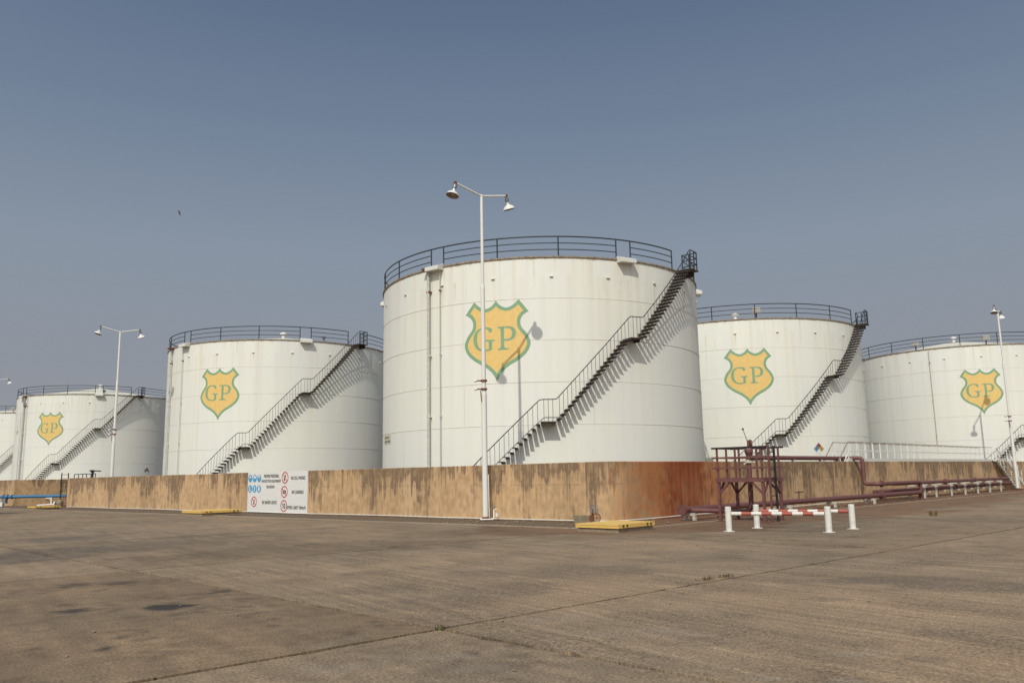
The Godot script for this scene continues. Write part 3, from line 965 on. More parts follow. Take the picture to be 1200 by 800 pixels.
	part(roof, "roof_vent", cache["vent"], M.white, at(Vector3(0, TH + 1.75, 0)))
	part(roof, "roof_fitting", cache["vent"], M.grey_metal, at(cyl(o.get("fit", 36.0), 7.4, TH + 0.45)).scaled_local(Vector3.ONE * 0.75))
	# railing round the rim: sectors of three bays between the vent hoods, open where the stair arrives
	var rr := TR - 0.04
	var hy := TH + 0.05
	var sectors := [[28.7, 48.6], [56.5, 84.0], [90.0, 145.0], [151.0, 206.0], [212.0, 260.5], [266.0, 321.2], [326.4, 383.4]]
	if o.get("plain_rim", false): sectors = [[56.5, 408.6]]
	for s in sectors:
		var n := maxi(1, int(round((s[1] - s[0]) / 19.0)))
		for i in n + 1: part(t, "railing_post", cache["post"], M.rail, at(cyl(lerpf(s[0], s[1], float(i) / n), rr, hy)))
		for hh in [0.34, 0.66]: rod_arc(t, "railing_bar", s[0], s[1], rr, hy + hh, 0.024)
	rod_arc(t, "top_rail", 56.5, 360.0 + 48.6, rr, hy + 0.985, 0.034)
	for a in [-36.2, 26.1, 87.0, 148.0, 209.0, 263.2]:
		if o.get("plain_rim", false): break
		part(t, "vent_hood", cache["hood"], M.white_worn, Transform3D(Basis(Vector3.UP, deg_to_rad(a)), cyl(a, TR + 0.07, TH - 0.01)))
	for k in 20:
		part(t, "shell_lug", boxm(Vector3(0.17, 0.05, 0.07)), M.white_worn, Transform3D(Basis(Vector3.UP, deg_to_rad(k * 18.0 + 2.0)), cyl(k * 18.0 + 2.0, TR + 0.04, 11.05)))
	# spiral stair: treads carried by the shell alone, thin balusters and a handrail outside
	var ro := TR + 0.765
	var a := -28.0
	for flight in [[-28.0, -3.0, 20], [2.9, 23.6, 19], [29.3, 50.4, 19]]:
		for i in flight[2]:
			a = lerpf(flight[0], flight[1], i / (flight[2] - 1.0))
			var h := stair_h(a) if flight[0] > -20 else maxf(0.2, stair_h(a))
			var b := Basis(Vector3.UP, deg_to_rad(a))
			part(t, "tread", cache["tread"], M.tread, Transform3D(b, cyl(a, TR + 0.005, h)))
			part(t, "baluster", cache["baluster"], M.rail, at(cyl(a, ro, h)))
	for a2 in [-0.1, 26.4]:
		part(t, "landing", cache["landing"], M.tread, Transform3D(Basis(Vector3.UP, deg_to_rad(a2)), cyl(a2, TR + 0.005, stair_h(a2))))
		for da in [-1.2, 0.0, 1.2]: part(t, "baluster", cache["baluster"], M.rail, at(cyl(a2 + da, ro, stair_h(a2))))
	if not cache.has("handrail"):
		var pts := []
		for i in 100:
			var q := lerpf(-28.0, 50.8, i / 99.0)
			pts.append(cyl(q, ro, maxf(0.2, stair_h(q)) + 1.0))
		var mb := MB.new()
		mb.tube(pts, 0.023, 7)
		cache["handrail"] = mb.commit()
		# head platform with its cage of rails
		mb = MB.new()
		var aa := 53.9
		mb.box(Transform3D(Basis(Vector3.UP, deg_to_rad(aa)), cyl(aa, TR + 0.36, TH + 0.03)), Vector3(0.86, 0.05, 0.96))
		mb.box(Transform3D(Basis(Vector3.UP, deg_to_rad(aa)), cyl(aa + 2, TR + 0.3, TH - 0.12)), Vector3(0.06, 0.26, 0.6))
		cache["platform"] = mb.commit()
	part(t, "handrail", cache["handrail"], M.rail)
	part(t, "head_platform", cache["platform"], M.tread)
	var corners := [cyl(51.6, TR + 0.77, TH + 0.05), cyl(53.9, TR + 0.79, TH + 0.05), cyl(56.2, TR + 0.77, TH + 0.05), cyl(56.3, TR + 0.36, TH + 0.05), cyl(56.5, TR - 0.04, TH + 0.05)]
	for i in 4: part(t, "platform_post", cache["post"], M.rail, at(corners[i]))
	for hh in [0.34, 0.66, 0.985]:
		var pp := []
		for q in corners: pp.append(q + Vector3.UP * hh)
		var key := "cage%.2f" % hh
		if not cache.has(key):
			var mb := MB.new()
			mb.tube(pp, 0.025, 6)
			cache[key] = mb.commit()
		part(t, "platform_rail", cache[key], M.rail)
	# pipes on the shell
	for p in o.pipes:
		var ang: float = p[0]
		var r: float = p[1]
		var up := part(t, "shell_pipe", null, M.pipe_grey)
		var mb := MB.new()
		mb.tube([cyl(ang, TR + 0.10 + r, 0.1), cyl(ang, TR + 0.10 + r, TH - 0.12)], r, 10)
		up.mesh = mb.commit()
		for hh in [1.6, 4.6, 7.6, 10.8]:
			part(up, "pipe_clamp", boxm(Vector3(r * 2.5, 0.05 + r * 0.6, 0.15 + r)), M.rust if hh > 10.0 else M.white_worn, Transform3D(Basis(Vector3.UP, deg_to_rad(ang)), cyl(ang, TR + 0.08 + r * 0.5, hh)))
		if r > 0.05:
			part(up, "pipe_head", boxm(Vector3(0.55, 0.10, 0.45)), M.rust, Transform3D(Basis(Vector3.UP, deg_to_rad(ang)), cyl(ang, TR + 0.16, TH - 0.03)))
	# painted emblem: shield with a green border, yellow field and two letters
	if o.has("emblem"):
		var ea: float = o.emblem
		var eh := 8.08
		var em := Node3D.new()
		em.name = "emblem"
		t.add_child(em)
		em.set_meta("label", "yellow shield with green border and green letters GP")
		var outl := shield_outline()
		part(em, "shield_border", bent(tris_of(outl), ea, eh, TR + 0.006), M.logo_green)
		for inner in Geometry2D.offset_polygon(outl, -0.165, Geometry2D.JOIN_MITER):
			part(em, "shield_field", bent(tris_of(inner), ea, eh, TR + 0.009), M.logo_yellow)
		part(em, "letter", bent(letter_tris("G", "Droid Serif", Rect2(-1.17, -0.52, 1.08, 1.16)), ea, eh, TR + 0.012), M.logo_green)
		part(em, "letter", bent(letter_tris("P", "Droid Serif", Rect2(0.06, -0.50, 0.90, 1.12)), ea, eh, TR + 0.012), M.logo_green)
	if o.has("hazard"):
		var hz := Node3D.new()
		hz.name = "hazard_diamond"
		t.add_child(hz)
		hz.set_meta("label", "small diamond placard, red above, blue left, yellow right, white below")
		var s := 0.205
		var cols := [[Vector2(0, s), M.placard_red, "2"], [Vector2(-s, 0), M.placard_blue, "1"], [Vector2(s, 0), M.hazard_yellow, "0"], [Vector2(0, -s), M.sign_white, ""]]
		part(hz, "backing", bent(tris_of(PackedVector2Array([Vector2(0, 0.43), Vector2(0.43, 0), Vector2(0, -0.43), Vector2(-0.43, 0)])), o.hazard, 3.12, TR + 0.01), M.sign_white)
		for q in cols:
			var cc: Vector2 = q[0]
			var e := s * 0.98
			part(hz, "quarter", bent(tris_of(PackedVector2Array([cc + Vector2(0, e), cc + Vector2(e, 0), cc + Vector2(0, -e), cc + Vector2(-e, 0)])), o.hazard, 3.12, TR + 0.014), q[1])
			if q[2] != "":
				part(hz, "digit", bent(letter_tris(q[2], "Droid Sans", Rect2(cc.x - 0.05, cc.y - 0.085, 0.10, 0.17)), o.hazard, 3.12, TR + 0.018), M.sign_black)
	if o.has("placard"):
		var pl := part(t, "placard", bent(tris_of(PackedVector2Array([Vector2(-0.7, 0.24), Vector2(0.7, 0.24), Vector2(0.7, -0.24), Vector2(-0.7, -0.24)])), o.placard, 3.70, TR + 0.01), mat(lin(0.66, 0.58, 0.40), 0.6))
		for row in [[0.10, -0.55, 0.05], [0.10, 0.12, 0.42], [-0.11, -0.6, 0.1], [-0.11, 0.17, 0.62]]:
			part(pl, "faded_line", bent(tris_of(PackedVector2Array([Vector2(row[1], row[0] + 0.06), Vector2(row[2], row[0] + 0.06), Vector2(row[2], row[0] - 0.06), Vector2(row[1], row[0] - 0.06)])), o.placard, 3.70, TR + 0.014), mat(lin(0.22, 0.22, 0.22), 0.7))
	for fl in o.get("floods", []):
		var b := Basis(Vector3.UP, deg_to_rad(fl))
		var g := part(t, "floodlight", boxm(Vector3(0.50, 0.40, 0.26)), M.cream, Transform3D(b, cyl(fl, TR - 0.35, TH + 0.62)))
		part(g, "lens", boxm(Vector3(0.42, 0.30, 0.03)), M.glass, at(Vector3(0, 0, 0.137)))
		part(g, "bracket", boxm(Vector3(0.08, 0.5, 0.08)), M.rail, at(Vector3(0, -0.42, -0.05)))
func rod_arc(t: Node3D, called: String, a0: float, a1: float, r: float, h: float, w: float) -> void:
	var key := "arc%.1f_%.1f_%.2f_%.2f_%.3f" % [a0, a1, r, h, w]
	if not cache.has(key):
		var mb := MB.new()
		mb.tube(arc_points(a0, a1, r, h), w, 6)
		cache[key] = mb.commit()
	part(t, called, cache[key], M.rail)
func build_tanks() -> void:
	M.shell_tex = shell_image()
	make_tank("largest and nearest white tank with GP shield behind the central lamp post", Vector3(1.62, 0, -47.45), {"shift": 0.0, "emblem": -15.2, "pipes": [[-38.9, 0.07], [-34.4, 0.022]], "placard": -68.0})
	make_tank("white GP tank just left of the largest tank, above the safety notice board", Vector3(-19.5, 0, -69.4), {"shift": 0.35, "emblem": -14.2, "pipes": [[-51.0, 0.055], [-38.3, 0.025]], "fit": 40.0})
	make_tank("white GP tank behind the tall lamp post on the left", Vector3(-52.5, 0, -104.5), {"shift": 0.6, "emblem": -7.0, "pipes": [[-33.0, 0.09], [-29.5, 0.03]], "hazard": 64.8, "fit": 30.0})
	make_tank("white GP tank just right of the largest tank, behind the maroon platform", Vector3(17.8, 0, -64.55), {"shift": 0.2, "emblem": -11.3, "pipes": [[-75.0, 0.03]], "hazard": 17.4, "plain_rim": true, "floods": [-6.0], "fit": 120.0})
	make_tank("white GP tank cut off by the right edge, with a lamp's shadow on its shield", Vector3(42.5, 0, -78.5), {"shift": 0.85, "emblem": -17.5, "pipes": [[-41.3, 0.03]], "plain_rim": true, "floods": [-49.0, -12.0], "fit": 100.0})
	make_tank("farthest white tank, only a sliver showing at the left edge", Vector3(-74.0, 0, -128.0), {"shift": 0.45, "emblem": -30.0, "pipes": [[-60.0, 0.05]], "floods": [10.0]})

# ------------------------------------------------------------------ lamp posts
func lamp_head(parent: Node3D, p: Vector3, outward: Vector3) -> void:
	var h := Node3D.new()
	h.name = "lamp_head"
	parent.add_child(h, true)
	var tilt := deg_to_rad(17.0)
	var down := (Vector3.DOWN * cos(tilt) + outward * sin(tilt)).normalized()
	h.transform = Transform3D(along(-down), p)
	var mb := MB.new()
	mb.lathe(Transform3D.IDENTITY, [Vector2(0, 0.06), Vector2(0.05, 0.05), Vector2(0.05, -0.04), Vector2(0.085, -0.06), Vector2(0.085, -0.19), Vector2(0.05, -0.22), Vector2(0.05, -0.24)], 14)
	part(h, "ballast", mb.commit(), M.grey_metal)
	mb = MB.new()
	mb.lathe(Transform3D.IDENTITY, [Vector2(0.055, -0.22), Vector2(0.065, -0.32), Vector2(0.085, -0.345), Vector2(0.16, -0.385), Vector2(0.225, -0.44), Vector2(0.265, -0.52), Vector2(0.268, -0.535)], 24)
	part(h, "reflector", mb.commit(), M.white)
	mb = MB.new()
	mb.lathe(Transform3D.IDENTITY, [Vector2(0.261, -0.533), Vector2(0.216, -0.445), Vector2(0.15, -0.395), Vector2(0.05, -0.36), Vector2(0, -0.355)], 24)
	part(h, "reflector_lining", mb.commit(), M.lamp_inside)
	mb = MB.new()
	mb.lathe(Transform3D.IDENTITY, [Vector2(0.03, -0.36), Vector2(0.035, -0.40), Vector2(0.062, -0.44), Vector2(0.055, -0.485), Vector2(0, -0.51)], 14)
	part(h, "bulb", mb.commit(), M.glass)
func lamp_post(label: String, p: Vector3, height: float, clamps: bool, dirn: Vector3) -> void:
	var t := thing("lamp_post", label, "lamp post", p, 0.0, "tall white lamp posts")
	var mb := MB.new()
	mb.lathe(Transform3D.IDENTITY, [Vector2(0.11, 0.0), Vector2(0.11, height * 0.37), Vector2(0.085, height * 0.385), Vector2(0.085, height * 0.70), Vector2(0.066, height * 0.712), Vector2(0.062, height), Vector2(0, height + 0.01)], 16)
	part(t, "pole", mb.commit(), M.white)
	part(t, "base_plate", boxm(Vector3(0.42, 0.04, 0.42)), M.rust, at(Vector3(0, -0.0, 0), 0.7))
	part(t, "foot_collar", ring_mesh(0.125, 0.12), M.rust, at(Vector3(0, 0.06, 0)))
	for sg in [1.0, -1.0]:
		var e: Vector3 = dirn * sg * 1.33 + Vector3.UP * 0.29
		var arm := MB.new()
		arm.tube([Vector3(0, height - 0.06, 0), Vector3(0, height - 0.06, 0) + e], 0.042, 8)
		part(t, "arm", arm.commit(), M.white)
		part(t, "arm_joint", boxm(Vector3(0.10, 0.10, 0.10)), M.rust, at(Vector3(0, height - 0.06, 0) + e, 0.6)).set_meta("label", "rusty joint at the end of the arm")
		lamp_head(t, Vector3(0, height - 0.12, 0) + e, dirn * sg)
	if clamps:
		for hh in [5.46, 5.12]:
			var c := part(t, "clamp", ring_mesh(0.135, 0.07), M.rust, at(Vector3(0, hh, 0)))
			part(c, "bracket", boxm(Vector3(0.24, 0.05, 0.05)), M.rust, at(Vector3(-0.2, 0, 0.03)))
			part(c, "insulator", ring_mesh(0.055, 0.10), M.white, Transform3D(Basis(Vector3(0, 0, 1), PI / 2), Vector3(-0.33, 0.0, 0.03)))
		rod(t, "hanging_chain", Vector3(-0.13, 5.05, 0.12), Vector3(-0.10, 4.62, 0.12), 0.018, M.rust, 6)
		rod(t, "conduit", Vector3(0.15, 0.1, 0.05), Vector3(0.135, 1.75, 0.04), 0.02, M.white, 6)
func ring_mesh(r: float, h: float) -> Mesh:
	var key := "ring%.3f_%.3f" % [r, h]
	if not cache.has(key):
		var mb := MB.new()
		mb.lathe(Transform3D.IDENTITY, [Vector2(0, -h * 0.5), Vector2(r, -h * 0.5), Vector2(r, h * 0.5), Vector2(0, h * 0.5)], 16)
		cache[key] = mb.commit()
	return cache[key]
func build_lamps() -> void:
	var d := Vector3(-0.77, 0, 0.64).normalized()
	lamp_post("tall white lamp post standing in front of the largest tank", Vector3(-1.16, 0, -32.95), 13.24, true, d)
	lamp_post("white lamp post against the wall in front of the left tanks", Vector3(-28.4, 0, -58.9), 12.55, true, d)
	lamp_post("white lamp post beside the white access stair at the right edge", Vector3(37.55, 0, -62.68), 13.56, true, Vector3(-0.63, 0, 0.77).normalized())
	lamp_post("lamp post beyond the left edge, only one lamp head in view", Vector3(-59.15, 0, -93.65), 13.6, false, d)

# ------------------------------------------------------------------ notice board
func flat(parent: Node3D, called: String, poly: PackedVector2Array, z: float, m: Material) -> MeshInstance3D:
	var mb := MB.new()
	for t in tris_of(poly):
		mb.tri(Vector3(t[0].x, t[0].y, z), Vector3(t[1].x, t[1].y, z), Vector3(t[2].x, t[2].y, z), Vector3.BACK, Vector3.BACK, Vector3.BACK)
	return part(parent, called, mb.commit(), m)
func disc(r: float, c: Vector2, n := 28) -> PackedVector2Array:
	var p := PackedVector2Array()
	for i in n: p.append(c + Vector2(cos(TAU * i / n), sin(TAU * i / n)) * r)
	return p
func ringflat(parent: Node3D, called: String, c: Vector2, r0: float, r1: float, z: float, m: Material) -> MeshInstance3D:
	var mb := MB.new()
	for i in 32:
		var a := Vector2.from_angle(TAU * i / 32.0)
		var b := Vector2.from_angle(TAU * (i + 1) / 32.0)
		var q := [c + a * r0, c + b * r0, c + b * r1, c + a * r1]
		mb.quad(Vector3(q[0].x, q[0].y, z), Vector3(q[1].x, q[1].y, z), Vector3(q[2].x, q[2].y, z), Vector3(q[3].x, q[3].y, z), Vector3.BACK)
	return part(parent, called, mb.commit(), m)
func words(parent: Node3D, txt: String, box: Rect2, z: float) -> void:
	var mb := MB.new()
	for t in letter_tris(txt, "Droid Sans", box, 700):
		mb.tri(Vector3(t[0].x, t[0].y, z), Vector3(t[1].x, t[1].y, z), Vector3(t[2].x, t[2].y, z), Vector3.BACK, Vector3.BACK, Vector3.BACK)
	part(parent, "lettering", mb.commit(), M.sign_black)
func rect(x0: float, y0: float, x1: float, y1: float) -> PackedVector2Array:
	return PackedVector2Array([Vector2(x0, y0), Vector2(x1, y0), Vector2(x1, y1), Vector2(x0, y1)])
func build_sign() -> void:
	# its own frame: x to the viewer's right along the wall, y up from the ground, z out of the wall
	var wd := 5.62
	var t := thing("safety_notice", "white safety notice board with blue and red pictograms on the wall", "sign", PL(24.0, 0.02, 0.0))
	t.basis = Basis(-uL, Vector3.UP, nL)
	var mb := MB.new()
	mb.box(at(Vector3(wd * 0.5, 1.065, 0)), Vector3(wd, 2.13, 0.03))
	part(t, "board", mb.commit(), M.sign_white)
	var X := func(f: float) -> float: return f * wd
	var Y := func(f: float) -> float: return 2.13 * (1.0 - f)
	var z := 0.019
	# blue mandatory discs with white figures
	var k := 0
	for fy in [0.155, 0.415]:
		for fx in [0.042, 0.121, 0.200]:
			var c := Vector2(X.call(fx), Y.call(fy))
			var d := Node3D.new()
			d.name = "pictogram"
			t.add_child(d, true)
			flat(d, "disc", disc(0.205, c), z, M.sign_blue)
			var zz := z + 0.004
			if k == 0:
				flat(d, "figure", disc(0.085, c + Vector2(0, 0.06), 14), zz, M.sign_white)
				flat(d, "figure", rect(c.x - 0.10, c.y - 0.02, c.x + 0.10, c.y + 0.02), zz + 0.003, M.sign_blue)
			elif k == 1:
				flat(d, "figure", PackedVector2Array([c + Vector2(-0.14, 0.0), c + Vector2(0.14, 0.0), c + Vector2(0.11, 0.10), c + Vector2(0, 0.16), c + Vector2(-0.11, 0.10)]), zz, M.sign_white)
			elif k == 2:
				flat(d, "figure", disc(0.10, c + Vector2(0, 0.09), 14), zz, M.sign_white)
				flat(d, "figure", disc(0.05, c + Vector2(0, 0.05), 10), zz + 0.003, M.sign_blue)
			elif k == 3:
				flat(d, "figure", PackedVector2Array([c + Vector2(-0.06, 0.13), c + Vector2(0.01, 0.13), c + Vector2(0.01, -0.06), c + Vector2(0.09, -0.13), c + Vector2(-0.06, -0.13)]), zz, M.sign_white)
			elif k == 4:
				flat(d, "figure", PackedVector2Array([c + Vector2(-0.05, 0.12), c + Vector2(0.05, 0.14), c + Vector2(0.04, -0.14), c + Vector2(-0.03, -0.14)]), zz, M.sign_white)
			else:
				flat(d, "figure", disc(0.06, c + Vector2(0, 0.12), 12), zz, M.sign_white)
				flat(d, "figure", PackedVector2Array([c + Vector2(-0.10, 0.05), c + Vector2(0.10, 0.05), c + Vector2(0.07, -0.17), c + Vector2(0.01, -0.05), c + Vector2(-0.07, -0.17)]), zz, M.sign_white)
			k += 1
	# red prohibition rings
	k = 0
	for q in [[0.118, 0.735, 0.28], [0.640, 0.155, 0.305], [0.633, 0.49, 0.305], [0.630, 0.825, 0.305]]:
		var c := Vector2(X.call(q[0]), Y.call(q[1]))
		var r: float = q[2]
		var d := Node3D.new()
		d.name = "prohibition_sign"
		t.add_child(d, true)
		ringflat(d, "ring", c, r * 0.80, r, z, M.sign_red)
		if k < 3:
			var dg := Vector2(0.7071, -0.7071) * r * 0.82
			var pd := Vector2(0.7071, 0.7071) * 0.025
			flat(d, "slash", PackedVector2Array([c - dg - pd, c + dg - pd, c + dg + pd, c - dg + pd]), z + 0.008, M.sign_red)
		if k == 0:
			flat(d, "figure", PackedVector2Array([c + Vector2(-0.10, -0.15), c + Vector2(-0.04, -0.16), c + Vector2(0.05, 0.02), c + Vector2(0.0, 0.04)]), z + 0.004, M.sign_black)
			flat(d, "figure", PackedVector2Array([c + Vector2(-0.01, 0.05), c + Vector2(0.06, 0.04), c + Vector2(0.08, 0.11), c + Vector2(0.03, 0.17)]), z + 0.004, M.sign_black)
		elif k == 1:
			flat(d, "figure", PackedVector2Array([c + Vector2(-0.12, -0.15), c + Vector2(-0.03, -0.17), c + Vector2(0.08, 0.13), c + Vector2(0.0, 0.15)]), z + 0.004, M.sign_black)
		elif k == 2:
			flat(d, "figure", rect(c.x - 0.14, c.y - 0.10, c.x + 0.14, c.y + 0.08), z + 0.004, M.sign_black)
			flat(d, "figure", disc(0.055, c + Vector2(0, -0.01), 14), z + 0.007, M.sign_white)
		else:
			var lb := MB.new()
			for tr in letter_tris("10", "Droid Sans", Rect2(c.x - 0.14, c.y - 0.14, 0.28, 0.28), 700):
				lb.tri(Vector3(tr[0].x, tr[0].y, z + 0.004), Vector3(tr[1].x, tr[1].y, z + 0.004), Vector3(tr[2].x, tr[2].y, z + 0.004), Vector3.BACK, Vector3.BACK, Vector3.BACK)
			part(d, "lettering", lb.commit(), M.sign_black)
		k += 1
	for q in [["PROPER PERSONAL", 0.288, 0.541, 0.105], ["PROTECTIVE EQUIPMENT", 0.247, 0.576, 0.235], ["REQUIRED", 0.335, 0.470, 0.375], ["NO NAKED LIGHTS", 0.265, 0.515, 0.745], ["NO CELL PHONES", 0.741, 0.965, 0.165], ["NO CAMERAS", 0.758, 0.941, 0.495], ["SPEED LIMIT 10km/h", 0.682, 0.978, 0.855]]:
		words(t, q[0], Rect2(X.call(q[1]), Y.call(q[3]) - 0.085, X.call(q[2] - q[1]), 0.17), z + 0.004)

# ------------------------------------------------------------------ pipework along the right-hand wall
func flange(parent: Node3D, p: Vector3, d: Vector3, r: float, m: Material, bolts := true) -> void:
	var mb := MB.new()
	var t := Transform3D(along(d), p)
	mb.lathe(t, [Vector2(0, -0.03), Vector2(r, -0.03), Vector2(r, -0.004), Vector2(r * 0.9, 0.0), Vector2(r, 0.004), Vector2(r, 0.03), Vector2(0, 0.03)], 20)
	if bolts:
		for i in 10:
			var a := TAU * i / 10
			mb.tube([t * Vector3(cos(a) * r * 0.82, -0.055, sin(a) * r * 0.82), t * Vector3(cos(a) * r * 0.82, 0.055, sin(a) * r * 0.82)], 0.014, 6)
	part(parent, "flange", mb.commit(), m)
func pipe_support(label: String, s: float, o: float, top: float, wide := 0.5) -> void:
	var t := thing("pipe_support", label, "pipe support", PR(s, o, -0.05), atan2(nR.x, nR.z), "white pipe supports along the right-hand wall")
	# local z runs away from the wall
	var h := top + 0.05
	part(t, "cross_beam", boxm(Vector3(0.13, 0.10, wide)), M.support, at(Vector3(0, h - 0.05, 0)))
	for sg in [-1, 1]:
		part(t, "leg", boxm(Vector3(0.12, h - 0.1, 0.10)), M.support, at(Vector3(0, (h - 0.1) * 0.5, sg * (wide * 0.5 - 0.06))))
func build_pipes() -> void:
	var up := Vector3.UP
	# the long pipe with a blind flange at the corner
	var a := thing("pipeline", "maroon pipe with a blind flange at its near end beside the rust red wall", "pipe", PR(2.3, 1.45, 0))
	var O := -a.position
	path_tube(a, "pipe", [O + PR(2.3, 1.45, 0.36), O + PR(26.4, 1.45, 0.36), O + PR(26.4, 1.45, -0.3)], 0.115, M.maroon, 0.42)
	flange(a, O + PR(2.28, 1.45, 0.36), uR, 0.20, M.maroon)
	flange(a, O + PR(20.6, 1.45, 0.36), uR, 0.19, M.maroon)
	flange(a, O + PR(20.72, 1.45, 0.36), uR, 0.19, M.maroon)
	rod(a, "vent_stub", O + PR(11.4, 1.45, 0.44), O + PR(11.4, 1.45, 0.80), 0.03, M.maroon)
	rod(a, "vent_lever", O + PR(11.2, 1.4, 0.74), O + PR(11.75, 1.5, 0.76), 0.02, M.maroon_dark)
	var sup := [2.75, 10.2, 14.6, 19.2]
	var who := ["nearest the blind flange", "below the small vent valve", "third from the blind flange", "just left of the pipe's bolted joint"]
	for i in 4: pipe_support("short white pipe support %s" % who[i], sup[i], 1.45, 0.235)
	# pipe that comes over the wall and drops to the ground
	var b := thing("pipeline", "maroon pipe bending down over the wall top beside the white railing", "pipe", PR(21.2, 1.0, 0))
	O = -b.position
	path_tube(b, "pipe", [O + PR(10.6, -0.45, WALL_H + 0.17), O + PR(20.9, -0.45, WALL_H + 0.17), O + PR(21.15, 0.42, WALL_H + 0.17), O + PR(21.15, 0.42, 0.92), O + PR(21.15, 1.2, 0.92), O + PR(27.1, 1.2, 0.92), O + PR(27.1, 1.2, -0.3)], 0.105, M.maroon, 0.22)
	for s in [12.0, 15.0, 18.0]: part(b, "saddle", boxm(Vector3(0.14, 0.2, 0.14)), M.support, at(O + PR(s, -0.45, WALL_H + 0.0)))
	flange(b, O + PR(21.45, 1.2, 0.92), uR, 0.17, M.maroon)
	# two pipes running on along the wall
	var c := thing("pipeline", "upper of the two maroon pipes running along the far right wall", "pipe", PR(27.3, 0.95, 0))
	O = -c.position
	rod_path(c, "pipe", [O + PR(24.5, 0.72, 0.86), O + PR(47.0, 0.72, 0.86)], 0.10, M.maroon, 14)
	for s in [33.0, 39.0, 45.0]: flange(c, O + PR(s, 0.72, 0.86), uR, 0.16, M.maroon, false)
	var e := thing("pipeline", "lower of the two maroon pipes running along the far right wall", "pipe", PR(22.0, 0.6, 0))
	O = -e.position
	rod_path(e, "pipe", [O + PR(22.6, 0.34, 0.46), O + PR(49.0, 0.34, 0.46)], 0.12, M.maroon, 14)
	for s in [30.0, 36.0, 42.0]: flange(e, O + PR(s, 0.34, 0.46), uR, 0.19, M.maroon, false)
	var k := 0
	for s in [28.4, 30.4, 33.2, 35.9, 38.6, 41.3, 44.0]:
		var t := thing("pipe_support", ["white pipe support just beyond the pipe elbows", "white double pipe support second beyond the elbows", "white double pipe support third beyond the elbows", "white double pipe support fourth beyond the elbows", "white double pipe support fifth beyond the elbows", "white double pipe support sixth beyond the elbows", "farthest white pipe support, beside the white access stair"][k], "pipe support", PR(s, 0.95, -0.05), atan2(nR.x, nR.z), "white pipe supports along the right-hand wall")
		part(t, "leg", boxm(Vector3(0.11, 0.80, 0.09)), M.support, at(Vector3(0, 0.40, 0.02)))
		part(t, "cross_beam", boxm(Vector3(0.12, 0.09, 0.95)), M.support, at(Vector3(0, 0.745, -0.36)))
		part(t, "bracket", boxm(Vector3(0.30, 0.16, 0.10)), M.support, at(Vector3(-0.16, 0.70, 0.1)))
		part(t, "leg", boxm(Vector3(0.11, 0.70, 0.09)), M.support, at(Vector3(0, 0.35, -0.84)))
		part(t, "saddle", boxm(Vector3(0.13, 0.10, 0.5)), M.support, at(Vector3(0, 0.34, -0.56)))
		k += 1
	# blue pipe on the far left
	var bl := thing("pipeline", "bright blue pipe with bolted flanges at the left edge", "pipe", Vector3(-40.0, 0, -69.6))
	rod_path(bl, "pipe", [Vector3(-9.0, 0.74, 0.1), Vector3(4.2, 0.74, -0.1)], 0.125, M.blue, 14)
	for x in [-3.1, -2.9, -2.45, -2.1, -1.75]: flange(bl, Vector3(x, 0.74, 0.0), Vector3.RIGHT, 0.19, M.blue, false)
	part(bl, "valve_body", boxm(Vector3(0.34, 0.42, 0.32)), M.grey_metal, at(Vector3(-2.35, 0.42, 0.0)))
	part(bl, "valve_foot", boxm(Vector3(0.24, 0.34, 0.26)), M.white_worn, at(Vector3(-2.5, 0.14, 0.1)))
	for x in [1.45, -5.0]:
		var sp := thing("pipe_support", "grey-white support under the blue pipe near the wall end" if x > 0 else "support under the blue pipe beyond the left edge", "pipe support", Vector3(-40.0 + x, 0, -69.6))
		part(sp, "leg", boxm(Vector3(0.12, 0.66, 0.12)), M.white_worn, at(Vector3(0.1, 0.30, 0.0)))
		part(sp, "brace", boxm(Vector3(0.5, 0.08, 0.14)), M.white_worn, at(Vector3(-0.12, 0.57, 0.0)))
		bar(sp, "strut", Vector3(-0.35, 0.55, 0), Vector3(0.02, 0.2, 0), 0.06, 0.06, M.rust)

